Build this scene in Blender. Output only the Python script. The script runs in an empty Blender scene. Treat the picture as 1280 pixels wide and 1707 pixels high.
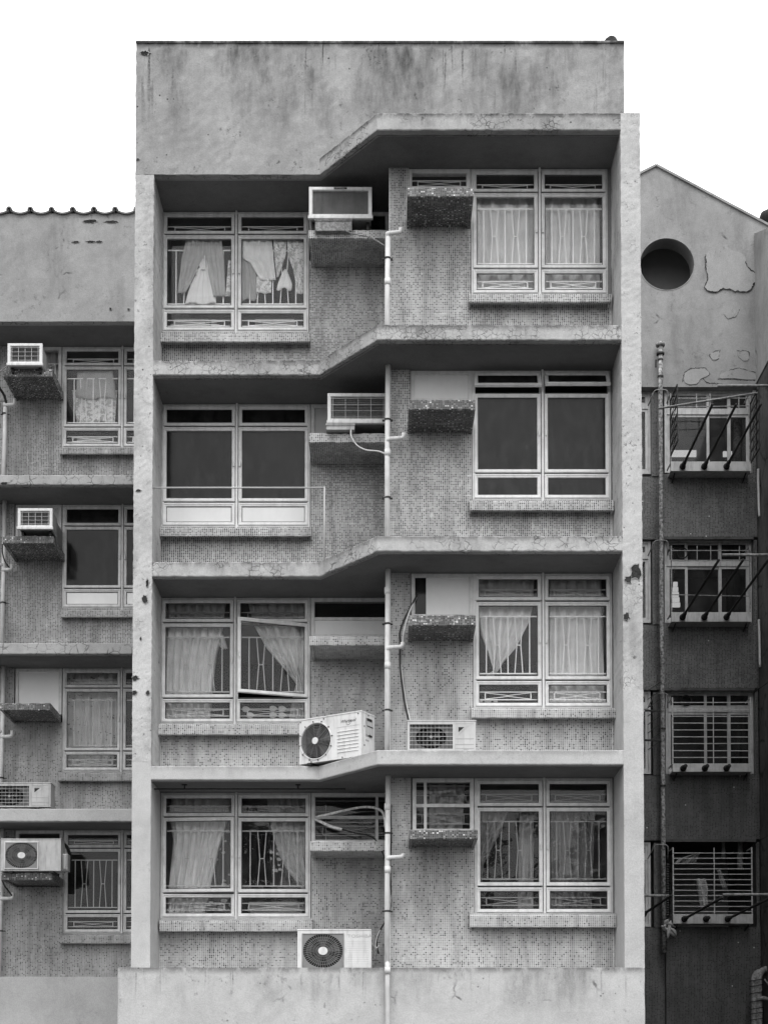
import bpy, bmesh, math, random
from mathutils import Vector, Matrix
from mathutils.geometry import tessellate_polygon
R = math.radians
random.seed(7)
scene = bpy.context.scene
C = bpy.context.collection

# ------------------------------------------------------------------ camera, sky, sun, exposure
F_PX, CY, PITCH = 2440.0, 1739.0, 0.031        # focal length and principal point, in pixels of the 1280x1707 photograph
cam_d = bpy.data.cameras.new("camera")
cam = bpy.data.objects.new("camera", cam_d); C.objects.link(cam)
cam.location = (0, -20, 0)
cam.rotation_euler = (R(90) + PITCH, 0, 0)
cam_d.sensor_fit = 'VERTICAL'; cam_d.sensor_height = 36.0
cam_d.lens = 36.0 * F_PX / 1707.0
cam_d.shift_y = (CY - 853.5) / 1707.0
cam_d.clip_end = 2000
scene.camera = cam

SUN_EL, SUN_AZ = 58, 18
w = bpy.data.worlds.new("World"); scene.world = w; w.use_nodes = True
nt = w.node_tree; nt.nodes.clear()
out = nt.nodes.new('ShaderNodeOutputWorld')
sky = nt.nodes.new('ShaderNodeTexSky'); sky.sky_type = 'NISHITA'; sky.sun_disc = False
sky.sun_elevation = R(SUN_EL); sky.sun_rotation = R(180 - SUN_AZ)
bw = nt.nodes.new('ShaderNodeRGBToBW'); nt.links.new(sky.outputs[0], bw.inputs[0])
b1 = nt.nodes.new('ShaderNodeBackground'); b1.inputs['Strength'].default_value = 0.05
nt.links.new(bw.outputs[0], b1.inputs['Color'])
b2 = nt.nodes.new('ShaderNodeBackground'); b2.inputs['Color'].default_value = (1, 1, 1, 1)   # the cloud layer
tcw = nt.nodes.new('ShaderNodeTexCoord'); sxyz = nt.nodes.new('ShaderNodeSeparateXYZ'); nt.links.new(tcw.outputs['Generated'], sxyz.inputs[0])
cl0 = nt.nodes.new('ShaderNodeMath'); cl0.operation = 'MAXIMUM'; nt.links.new(sxyz.outputs[2], cl0.inputs[0]); cl0.inputs[1].default_value = 0
cie = nt.nodes.new('ShaderNodeMath'); cie.operation = 'MULTIPLY_ADD'; nt.links.new(cl0.outputs[0], cie.inputs[0])      # overcast sky: zenith three times the horizon
cie.inputs[1].default_value = 1.7; cie.inputs[2].default_value = .86
cln = nt.nodes.new('ShaderNodeTexNoise'); nt.links.new(tcw.outputs['Generated'], cln.inputs['Vector']); cln.inputs['Scale'].default_value = 4; cln.inputs['Detail'].default_value = 6
clr = nt.nodes.new('ShaderNodeMapRange'); nt.links.new(cln.outputs['Fac'], clr.inputs['Value']); clr.inputs['From Min'].default_value = .3; clr.inputs['From Max'].default_value = .7
clr.inputs['To Min'].default_value = .78; clr.inputs['To Max'].default_value = 1.22      # uneven cloud cover
clm = nt.nodes.new('ShaderNodeMath'); clm.operation = 'MULTIPLY'; nt.links.new(cie.outputs[0], clm.inputs[0]); nt.links.new(clr.outputs[0], clm.inputs[1])
nt.links.new(clm.outputs[0], b2.inputs['Strength'])
ad = nt.nodes.new('ShaderNodeAddShader')
nt.links.new(b1.outputs[0], ad.inputs[0]); nt.links.new(b2.outputs[0], ad.inputs[1]); nt.links.new(ad.outputs[0], out.inputs[0])
sd = bpy.data.lights.new("sun", 'SUN'); sd.energy = 1.1; sd.angle = R(24); sd.color = (1, 1, 1)
sun = bpy.data.objects.new("sun", sd); C.objects.link(sun)
sdir = Vector((math.sin(R(SUN_AZ)) * math.cos(R(SUN_EL)), -math.cos(R(SUN_AZ)) * math.cos(R(SUN_EL)), math.sin(R(SUN_EL))))
sun.rotation_euler = sdir.to_track_quat('Z', 'Y').to_euler(); sun.location = (5, -30, 40)
vs = scene.view_settings
vs.view_transform = 'Standard'; vs.look = 'None'; vs.exposure = 0.30; vs.gamma = 1.0; vs.use_curve_mapping = False
scene.cycles.max_bounces = 8; scene.cycles.transparent_max_bounces = 16

# ------------------------------------------------------------------ pixel -> place
def ray(px, py, Y):
    u = (px - 640) / F_PX; v = (CY - py) / F_PX
    d = Vector((u, math.cos(PITCH) - v * math.sin(PITCH), math.sin(PITCH) + v * math.cos(PITCH)))
    t = (Y + 20) / d.y
    return Vector((d.x * t, Y, d.z * t))
def wx(px, py, Y): return ray(px, py, Y).x
def wz(py, Y): return ray(640, py, Y).z

# ------------------------------------------------------------------ mesh building
class MB:
    def __init__(s): s.v = []; s.f = []; s.uvf = {}
    def add(s, verts, faces, uvs=None):
        b = len(s.v); s.v += [Vector(p) for p in verts]
        for k, fc in enumerate(faces):
            s.f.append(tuple(i + b for i in fc))
            if uvs: s.uvf[len(s.f) - 1] = [uvs[i] for i in fc]
    def box(s, x0, x1, y0, y1, z0, z1):
        s.add([(x0,y0,z0),(x1,y0,z0),(x1,y1,z0),(x0,y1,z0),(x0,y0,z1),(x1,y0,z1),(x1,y1,z1),(x0,y1,z1)],
              [(0,1,5,4),(1,2,6,5),(2,3,7,6),(3,0,4,7),(4,5,6,7),(3,2,1,0)])
    def cbox(s, x0, x1, y0, y1, z0, z1, c=.01):       # box with chamfered front edges (front = -y)
        c = min(c, (x1-x0)*.4, (z1-z0)*.4)
        a = [(x0+c,y0,z0+c),(x1-c,y0,z0+c),(x1-c,y0,z1-c),(x0+c,y0,z1-c)]
        b = [(x0,y0+c,z0),(x1,y0+c,z0),(x1,y0+c,z1),(x0,y0+c,z1)]
        d = [(x0,y1,z0),(x1,y1,z0),(x1,y1,z1),(x0,y1,z1)]
        fs = [(0,1,2,3)]
        for k in range(4):
            n = (k+1) % 4
            fs += [(k,4+k,4+n,n),(4+k,8+k,8+n,4+n)]
        fs.append((11,10,9,8))
        s.add(a+b+d, fs)
    def bar(s, p, q, w, d=None):
        p = Vector(p); q = Vector(q); d = d or w
        t = (q-p).normalized(); up = Vector((0,1,0)) if abs(t.y) < .9 else Vector((0,0,1))
        a = t.cross(up).normalized() * (w/2); b = t.cross(a).normalized() * (d/2)
        vs_ = [e + i*a + j*b for e in (p, q) for i, j in ((-1,-1),(1,-1),(1,1),(-1,1))]
        s.add(vs_, [(0,1,2,3),(7,6,5,4),(0,4,5,1),(1,5,6,2),(2,6,7,3),(3,7,4,0)])
    def tube(s, pts, r, n=8, cap=True):
        pts = [Vector(p) for p in pts]; rs = r if isinstance(r, (list, tuple)) else [r]*len(pts)
        ring0 = len(s.v); prev = None; vs_ = []
        for i, p in enumerate(pts):
            t = (pts[min(i+1, len(pts)-1)] - pts[max(i-1, 0)]).normalized()
            if prev is None: a = t.orthogonal().normalized()
            else:
                a = (prev - t*prev.dot(t))
                a = a.normalized() if a.length > 1e-6 else t.orthogonal().normalized()
            prev = a; b = t.cross(a)
            for k in range(n):
                an = 2*math.pi*k/n
                vs_.append(p + rs[i]*(math.cos(an)*a + math.sin(an)*b))
        fs = []
        for i in range(len(pts)-1):
            for k in range(n):
                fs.append((i*n+k, i*n+(k+1)%n, (i+1)*n+(k+1)%n, (i+1)*n+k))
        if cap: fs += [tuple(range(n-1,-1,-1)), tuple((len(pts)-1)*n+k for k in range(n))]
        s.add(vs_, fs)
    def frame(s, x0, x1, z0, z1, prof, tf=None):      # mitred rectangular loop; prof = (inset, y) points
        vs_ = []
        for (i, y) in prof:
            vs_ += [(x0+i,y,z0+i),(x1-i,y,z0+i),(x1-i,y,z1-i),(x0+i,y,z1-i)]
        if tf: vs_ = [tf(Vector(p)) for p in vs_]
        n = len(prof); fs = []
        for j in range(n):
            a = j*4; b = ((j+1) % n)*4
            for k in range(4):
                m = (k+1) % 4
                fs.append((a+k, b+k, b+m, a+m))
        s.add(vs_, fs)
    def poly(s, outer, y0, y1, holes=()):              # XZ polygon (with holes) extruded from y0 to y1
        loops = [list(outer)] + [list(h) for h in holes]
        flat = [p for l in loops for p in l]; n = len(flat)
        tris = tessellate_polygon([[Vector((p[0], p[1], 0)) for p in l] for l in loops])
        vs_ = [(p[0], y0, p[1]) for p in flat] + [(p[0], y1, p[1]) for p in flat]
        fs = [tuple(t) for t in tris] + [tuple(i+n for i in reversed(t)) for t in tris]
        o = 0
        for l in loops:
            m = len(l)
            for k in range(m):
                fs.append((o+k, o+(k+1)%m, n+o+(k+1)%m, n+o+k))
            o += m
        s.add(vs_, fs)
    def build(s, name, m, parent=None, bevel=0, smooth=False, tf=None):
        me = bpy.data.meshes.new(name)
        vv = [tf(p) for p in s.v] if tf else s.v
        me.from_pydata([tuple(p) for p in vv], [], s.f)
        bm = bmesh.new(); bm.from_mesh(me)
        bmesh.ops.recalc_face_normals(bm, faces=bm.faces)
        bm.faces.ensure_lookup_table()
        uv = bm.loops.layers.uv.new('UVMap')
        for fi, fc in enumerate(bm.faces):
            cu = s.uvf.get(fi)
            if cu and len(cu) == len(fc.loops):
                orig = list(s.f[fi])
                for l in fc.loops: l[uv].uv = cu[orig.index(l.vert.index)]
                continue
            nn = fc.normal
            for l in fc.loops:
                p = l.vert.co
                if abs(nn.z) > .75: l[uv].uv = (p.x, p.y)
                elif abs(nn.x) > abs(nn.y)*1.2: l[uv].uv = (p.y, p.z)
                else: l[uv].uv = (p.x, p.z)
            fc.smooth = smooth
        bm.to_mesh(me); bm.free()
        me.materials.append(m)
        o = bpy.data.objects.new(name, me); C.objects.link(o)
        if parent: o.parent = parent
        if bevel:
            b = o.modifiers.new('bevel', 'BEVEL'); b.width = bevel; b.segments = 2; b.limit_method = 'ANGLE'
        return o
def tag(o, label=None, cat=None, group=None, kind=None):
    if label: o['label'] = label
    if cat: o['category'] = cat
    if group: o['group'] = group
    if kind: o['kind'] = kind
    return o
def thing(name, label, cat, loc=(0,0,0), rz=0, group=None):
    o = bpy.data.objects.new(name, None); C.objects.link(o); o.location = loc; o.rotation_euler = (0,0,rz)
    o.empty_display_size = .2
    return tag(o, label, cat, group)
def at(loc):                                            # vertex shift so that meshes sit in their thing's local space
    l = Vector(loc); return lambda p: p - l
def ell(cx, cz, rx, rz, n=40): return [(cx+rx*math.cos(2*math.pi*k/n), cz+rz*math.sin(2*math.pi*k/n)) for k in range(n)]
def text(body, size, m, parent, loc, shear=0, ext=.0015, wscale=1.0):
    c = bpy.data.curves.new('lettering', 'FONT'); c.body = body; c.size = size; c.extrude = ext; c.shear = shear
    c.resolution_u = 3
    o = bpy.data.objects.new('lettering', c); C.objects.link(o); o.parent = parent
    bpy.context.view_layer.update()
    me = bpy.data.meshes.new_from_object(o); bpy.data.objects.remove(o)
    o = bpy.data.objects.new('lettering', me); C.objects.link(o); o.parent = parent
    o.location = loc; o.rotation_euler = (R(90), 0, 0); o.scale = (wscale, 1, 1); me.materials.clear(); me.materials.append(m)
    return tag(o, 'lettering reading ' + body if body != 'Whirlpool' and False else None)

# ------------------------------------------------------------------ materials
def g(v): return (v, v, v, 1)
class NT:
    def __init__(s, name):
        s.m = bpy.data.materials.new(name); s.m.use_nodes = True; s.t = s.m.node_tree; s.t.nodes.clear()
        s.out = s.n('ShaderNodeOutputMaterial'); s.tc = s.n('ShaderNodeTexCoord')
    def n(s, ty, **kw):
        nd = s.t.nodes.new(ty)
        for k, v in kw.items(): setattr(nd, k, v)
        return nd
    def l(s, a, b): s.t.links.new(a, b)
    def set(s, inp, v):
        if hasattr(v, 'is_output') or isinstance(v, bpy.types.NodeSocket): s.l(v, inp)
        elif isinstance(v, (tuple, list)) or not hasattr(inp, 'default_value'): inp.default_value = v
        else: inp.default_value = v
    def math(s, op, a, b=None, c=None, clamp=False):
        nd = s.n('ShaderNodeMath', operation=op, use_clamp=clamp)
        s.set(nd.inputs[0], a)
        if b is not None: s.set(nd.inputs[1], b)
        if c is not None: s.set(nd.inputs[2], c)
        return nd.outputs[0]
    def mapping(s, src, scale=(1,1,1), loc=(0,0,0)):
        nd = s.n('ShaderNodeMapping'); s.l(src, nd.inputs[0]); nd.inputs['Scale'].default_value = scale; nd.inputs['Location'].default_value = loc
        return nd.outputs[0]
    def noise(s, vec, scale, detail=4, rough=.55, dist=0):
        nd = s.n('ShaderNodeTexNoise'); s.l(vec, nd.inputs['Vector']); nd.inputs['Scale'].default_value = scale
        nd.inputs['Detail'].default_value = detail; nd.inputs['Roughness'].default_value = rough; nd.inputs['Distortion'].default_value = dist
        return nd.outputs['Fac']
    def ramp(s, v, a, b, lo=0.0, hi=1.0):               # smooth map of v from [a,b] to [lo,hi]
        nd = s.n('ShaderNodeMapRange', interpolation_type='SMOOTHSTEP'); s.set(nd.inputs['Value'], v)
        nd.inputs['From Min'].default_value = a; nd.inputs['From Max'].default_value = b
        nd.inputs['To Min'].default_value = lo; nd.inputs['To Max'].default_value = hi
        return nd.outputs[0]
    def mixf(s, f, a, b):
        nd = s.n('ShaderNodeMix', data_type='FLOAT'); s.set(nd.inputs[0], f); s.set(nd.inputs[2], a); s.set(nd.inputs[3], b)
        return nd.outputs[0]
    def bsdf(s, val, rough=.8, bump=None, bstr=.3, bdist=.01, spec=.3, metal=0):
        p = s.n('ShaderNodeBsdfPrincipled'); val = s.math('MULTIPLY', val, .82)
        cb = s.n('ShaderNodeCombineColor'); 
        for k in range(3): s.set(cb.inputs[k], val)
        s.l(cb.outputs[0], p.inputs['Base Color'])
        s.set(p.inputs['Roughness'], rough); p.inputs['Specular IOR Level'].default_value = spec; p.inputs['Metallic'].default_value = metal
        if bump is not None:
            b = s.n('ShaderNodeBump'); s.l(bump, b.inputs['Height']); b.inputs['Strength'].default_value = bstr; b.inputs['Distance'].default_value = bdist
            s.l(b.outputs[0], p.inputs['Normal'])
        s.l(p.outputs[0], s.out.inputs[0]); return p

def simple(name, v, rough=.5, var=.12, scale=6, spec=.3, metal=0, bump=0, grime=0):
    a = NT(name); o = a.tc.outputs['Object']
    n1 = a.noise(o, scale, 5, .6)
    val = a.math('MULTIPLY', a.ramp(n1, .3, .7, 1-var, 1+var), v)
    if grime:
        n2 = a.noise(a.mapping(o, (18, 18, 3)), 1.0, 5, .65)
        val = a.math('MULTIPLY', val, a.ramp(n2, .45, .72, 1, 1-grime))
    bp = a.noise(o, scale*6, 3) if bump else None
    a.bsdf(val, rough, bp, bump, .005, spec, metal)
    return a.m

def plaster(name, v, mott=.12, streak=.3, crack=0., top=None, spots=.5, bump=.35, cscale=11, seed=0, peel=0.):
    a = NT(name); o = a.mapping(a.tc.outputs['Object'], (1,1,1), (seed*7.3, seed*3.1, seed*1.7))
    n1 = a.noise(o, 1.3, 6, .6); n2 = a.noise(o, 9, 6, .65); n3 = a.noise(o, 75, 4, .7); n4 = a.noise(o, 28, 5, .7)
    val = a.math('MULTIPLY', a.ramp(n1, .25, .75, 1-mott, 1+mott), v)
    val = a.math('MULTIPLY', val, a.ramp(n2, .3, .7, 1-mott*.5, 1+mott*.4))
    val = a.math('MULTIPLY', val, a.ramp(n3, .3, .7, .86, 1.10))
    val = a.math('MULTIPLY', val, a.ramp(n4, .62, .72, 1, 1-.35*spots))
    st = a.noise(a.mapping(o, (1.25, 1.25, .42)), 1.6, 7, .62, .12)
    st2 = a.noise(a.mapping(o, (7, 7, 1.4)), 1.0, 7, .75, .12)
    sm = a.math('MULTIPLY', a.ramp(st, .44, .68), a.ramp(st2, .3, .68, .3, 1))
    if top is not None:                                  # rain streaks start at a coping and thin out downwards
        sep = a.n('ShaderNodeSeparateXYZ'); a.l(a.tc.outputs['Object'], sep.inputs[0])
        hm = a.ramp(sep.outputs[2], top[0], top[1], .12, 1)
        sm = a.math('MULTIPLY', sm, hm)
        edge = a.math('MULTIPLY', a.ramp(sep.outputs[2], top[1]-.11, top[1], 0, .95), a.ramp(a.noise(a.mapping(o, (5,5,2)), 1, 6, .7), .34, .54, .1, 1))
        drip = a.math('MULTIPLY', a.ramp(a.noise(a.mapping(o, (17, 17, .8)), 1, 5, .65), .56, .66), a.ramp(sep.outputs[2], top[1]-(top[1]-top[0])*.75, top[1], 0, 1))
        drip = a.math('MULTIPLY', drip, a.ramp(a.noise(a.mapping(o, (2, 2, .3)), 1, 3), .42, .58, .1, 1))
        drip = a.math('MULTIPLY', drip, a.ramp(n4, .35, .6, .45, 1))
        sm = a.math('MAXIMUM', a.math('MAXIMUM', sm, edge), drip)
    val = a.math('MULTIPLY', val, a.math('SUBTRACT', 1, a.math('MULTIPLY', sm, streak)))
    # small dark pits
    vo = a.n('ShaderNodeTexVoronoi', feature='F1'); a.l(o, vo.inputs['Vector']); vo.inputs['Scale'].default_value = 7
    pm = a.math('MULTIPLY', a.ramp(vo.outputs['Distance'], .05, .11, 1, 0), a.ramp(a.noise(o, 2.2, 3), .52, .6))
    blot = a.math('MULTIPLY', a.ramp(a.noise(o, 14, 6, .75), .56, .66), a.ramp(a.noise(o, 1.9, 5, .6), .5, .62))
    val = a.math('MULTIPLY', val, a.math('SUBTRACT', 1, a.math('MULTIPLY', blot, spots*.75)))
    val = a.math('MULTIPLY', val, a.math('SUBTRACT', 1, a.math('MULTIPLY', pm, spots)))
    bh = a.math('ADD', a.math('MULTIPLY', n2, .6), a.math('MULTIPLY', n3, .25))
    if crack:
        wv = a.n('ShaderNodeVectorMath', operation='MULTIPLY_ADD')
        nz = a.n('ShaderNodeTexNoise'); a.l(o, nz.inputs['Vector']); nz.inputs['Scale'].default_value = 9; nz.inputs['Detail'].default_value = 4
        a.l(nz.outputs['Color'], wv.inputs[0]); wv.inputs[1].default_value = (.09,.09,.09); a.l(o, wv.inputs[2])
        v2 = a.n('ShaderNodeTexVoronoi', feature='DISTANCE_TO_EDGE'); a.l(wv.outputs[0], v2.inputs['Vector']); v2.inputs['Scale'].default_value = cscale
        line = a.math('MULTIPLY', a.ramp(v2.outputs['Distance'], .01, .07, 1, 0), a.ramp(a.noise(o, 6, 3), .36, .56, .15, 1))
        msk = a.ramp(a.noise(o, 1.7, 4, .6), .60-.22*crack, .70-.22*crack)
        cm = a.math('MULTIPLY', line, msk)
        val = a.math('MULTIPLY', val, a.math('SUBTRACT', 1, a.math('MULTIPLY', cm, .62)))
        bh = a.math('SUBTRACT', bh, a.math('MULTIPLY', cm, .8))
    if peel:
        pn = a.noise(o, 3.4, 7, .7, .6)
        e = a.math('MULTIPLY', a.ramp(pn, .600, .612), a.ramp(pn, .622, .634, 1, 0))
        inn = a.ramp(pn, .612, .63)
        val = a.math('MULTIPLY', val, a.math('SUBTRACT', 1, a.math('MULTIPLY', e, .5*peel)))
        val = a.math('MULTIPLY', val, a.math('SUBTRACT', 1, a.math('MULTIPLY', inn, .15*peel)))
        bh = a.math('SUBTRACT', bh, a.math('MULTIPLY', inn, .5))
    a.bsdf(val, .9, bh, bump, .012, .15)
    return a.m

PITCH_U, PITCH_V = .0288, .0235
def mosaic(name, light, dark, p_dark, grout, white=0., var=.18, seam=.5, seed=0, gloss=.35):
    a = NT(name); uv = a.mapping(a.tc.outputs['UV'], (1/PITCH_U, 1/PITCH_V, 1), (seed*13.37, seed*5.9, 0))
    fl = a.n('ShaderNodeVectorMath', operation='FLOOR'); a.l(uv, fl.inputs[0])
    wn = a.n('ShaderNodeTexWhiteNoise', noise_dimensions='2D'); a.l(fl.outputs[0], wn.inputs['Vector'])
    sc = a.n('ShaderNodeSeparateColor'); a.l(wn.outputs['Color'], sc.inputs[0])
    r1, r2, r3 = sc.outputs[0], sc.outputs[1], sc.outputs[2]
    cl = a.noise(a.tc.outputs['Object'], 1.1, 3)
    pd = a.math('MULTIPLY', a.ramp(cl, .3, .7, .5, 1.4), p_dark)
    lost = a.ramp(a.noise(a.tc.outputs['Object'], 7, 5, .75), .66, .69)
    isd = a.math('LESS_THAN', r1, pd)
    v = a.math('MULTIPLY', a.ramp(r2, 0, 1, 1-var, 1+var), light)
    v = a.mixf(isd, v, a.math('MULTIPLY', a.ramp(r3, 0, 1, .6, 1.6), dark))
    if white: v = a.mixf(a.math('GREATER_THAN', r3, 1-white), v, .75)
    v = a.mixf(a.math('MULTIPLY', lost, seam), v, grout*1.05)
    fr = a.n('ShaderNodeVectorMath', operation='FRACTION'); a.l(uv, fr.inputs[0])
    s = a.n('ShaderNodeSeparateXYZ'); a.l(fr.outputs[0], s.inputs[0])
    dx = a.math('ABSOLUTE', a.math('SUBTRACT', s.outputs[0], .5)); dy = a.math('ABSOLUTE', a.math('SUBTRACT', s.outputs[1], .5))
    gm = a.ramp(a.math('MAXIMUM', a.math('ADD', dx, .03), dy), .35, .41)
    v = a.mixf(gm, v, grout)
    # uneven white joints between the paper sheets the mosaic came on
    ss = a.n('ShaderNodeSeparateXYZ'); a.l(a.mapping(uv, (1/12., 1/12., 1)), ss.inputs[0])
    def near(c, wd): return a.ramp(a.math('ABSOLUTE', a.math('SUBTRACT', a.math('FRACT', c), .5)), .5-wd, .5-wd*.6)
    sj = a.math('MAXIMUM', near(ss.outputs[0], .045), near(ss.outputs[1], .045))
    sj = a.math('MULTIPLY', sj, a.ramp(a.noise(a.tc.outputs['Object'], 5.5, 4, .7), .56, .64))
    v = a.mixf(a.math('MULTIPLY', sj, seam), v, .72 if light > .15 else .2)
    d1 = a.noise(a.tc.outputs['Object'], 1.6, 6, .65); d2 = a.noise(a.mapping(a.tc.outputs['Object'], (6,6,.8)), 1, 5, .6)
    v = a.math('MULTIPLY', v, a.ramp(d1, .3, .7, .78, 1.14)); v = a.math('MULTIPLY', v, a.ramp(d2, .4, .7, 1.05, .7))
    a.bsdf(v, a.mixf(gm, gloss, .9), a.math('SUBTRACT', 1, gm), .5, .003, .4)
    return a.m

def glass(name, tint=.75, base_refl=.06, rough=0.0, dirt=.06):
    a = NT(name)
    lw = a.n('ShaderNodeLayerWeight'); lw.inputs['Blend'].default_value = .5
    f5 = a.math('POWER', lw.outputs['Facing'], 5)
    fac = a.math('MULTIPLY_ADD', f5, 1-base_refl, base_refl)
    tr = a.n('ShaderNodeBsdfTransparent'); tr.inputs[0].default_value = g(tint)
    gl = a.n('ShaderNodeBsdfGlossy'); gl.inputs['Color'].default_value = g(1); gl.inputs['Roughness'].default_value = rough
    bmp = a.n('ShaderNodeBump'); a.l(a.noise(a.tc.outputs['Object'], 1.5, 2), bmp.inputs['Height']); bmp.inputs['Strength'].default_value = .25; bmp.inputs['Distance'].default_value = .01
    a.l(bmp.outputs[0], gl.inputs['Normal'])
    mx = a.n('ShaderNodeMixShader'); a.l(fac, mx.inputs[0]); a.l(tr.outputs[0], mx.inputs[1]); a.l(gl.outputs[0], mx.inputs[2])
    df = a.n('ShaderNodeBsdfDiffuse'); df.inputs[0].default_value = g(.45)
    m2 = a.n('ShaderNodeMixShader')
    a.l(a.ramp(a.noise(a.mapping(a.tc.outputs['Object'], (3,3,1.2)), 2.5, 6, .7), .35, .8, dirt*.3, dirt*2.2), m2.inputs[0])
    a.l(mx.outputs[0], m2.inputs[1]); a.l(df.outputs[0], m2.inputs[2]); a.l(m2.outputs[0], a.out.inputs[0])
    return a.m

def fabric(name, v, alpha=1.0, pattern=None, v2=.05, pscale=14, trans=.25):
    a = NT(name); uv = a.tc.outputs['UV']
    n1 = a.noise(uv, 5, 5, .6)
    val = a.math('MULTIPLY', a.ramp(n1, .3, .7, .88, 1.1), v)
    if pattern == 'dots':
        vo = a.n('ShaderNodeTexVoronoi', feature='F1'); a.l(uv, vo.inputs['Vector']); vo.inputs['Scale'].default_value = pscale; vo.inputs['Randomness'].default_value = .55
        val = a.mixf(a.ramp(vo.outputs['Distance'], .30, .34), val, v2)
    if pattern == 'floral':
        vo = a.noise(uv, pscale, 3, .6, .8)
        val = a.mixf(a.ramp(vo, .50, .55), val, v2)
    if pattern == 'sprigs':
        vo = a.n('ShaderNodeTexVoronoi', feature='F1'); a.l(uv, vo.inputs['Vector']); vo.inputs['Scale'].default_value = pscale
        mk = a.math('MULTIPLY', a.ramp(vo.outputs['Distance'], .22, .3, 1, 0), a.ramp(a.noise(uv, 3.2, 2), .5, .56))
        val = a.mixf(mk, val, v2)
    p = a.bsdf(val, .9, a.noise(uv, 30, 3), .15, .003, .1)
    tl = a.n('ShaderNodeBsdfTranslucent'); tl.inputs[0].default_value = g(min(v*1.2, .8))
    mx = a.n('ShaderNodeMixShader'); mx.inputs[0].default_value = trans
    a.l(p.outputs[0], mx.inputs[1]); a.l(tl.outputs[0], mx.inputs[2])
    if alpha < 1:
        tp = a.n('ShaderNodeBsdfTransparent'); m2 = a.n('ShaderNodeMixShader'); m2.inputs[0].default_value = alpha
        a.l(tp.outputs[0], m2.inputs[1]); a.l(mx.outputs[0], m2.inputs[2]); a.l(m2.outputs[0], a.out.inputs[0])
    else: a.l(mx.outputs[0], a.out.inputs[0])
    return a.m
def emit(name, s):
    a = NT(name); e = a.n('ShaderNodeEmission'); e.inputs[0].default_value = g(1); e.inputs[1].default_value = s
    a.l(e.outputs[0], a.out.inputs[0]); return a.m

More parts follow.
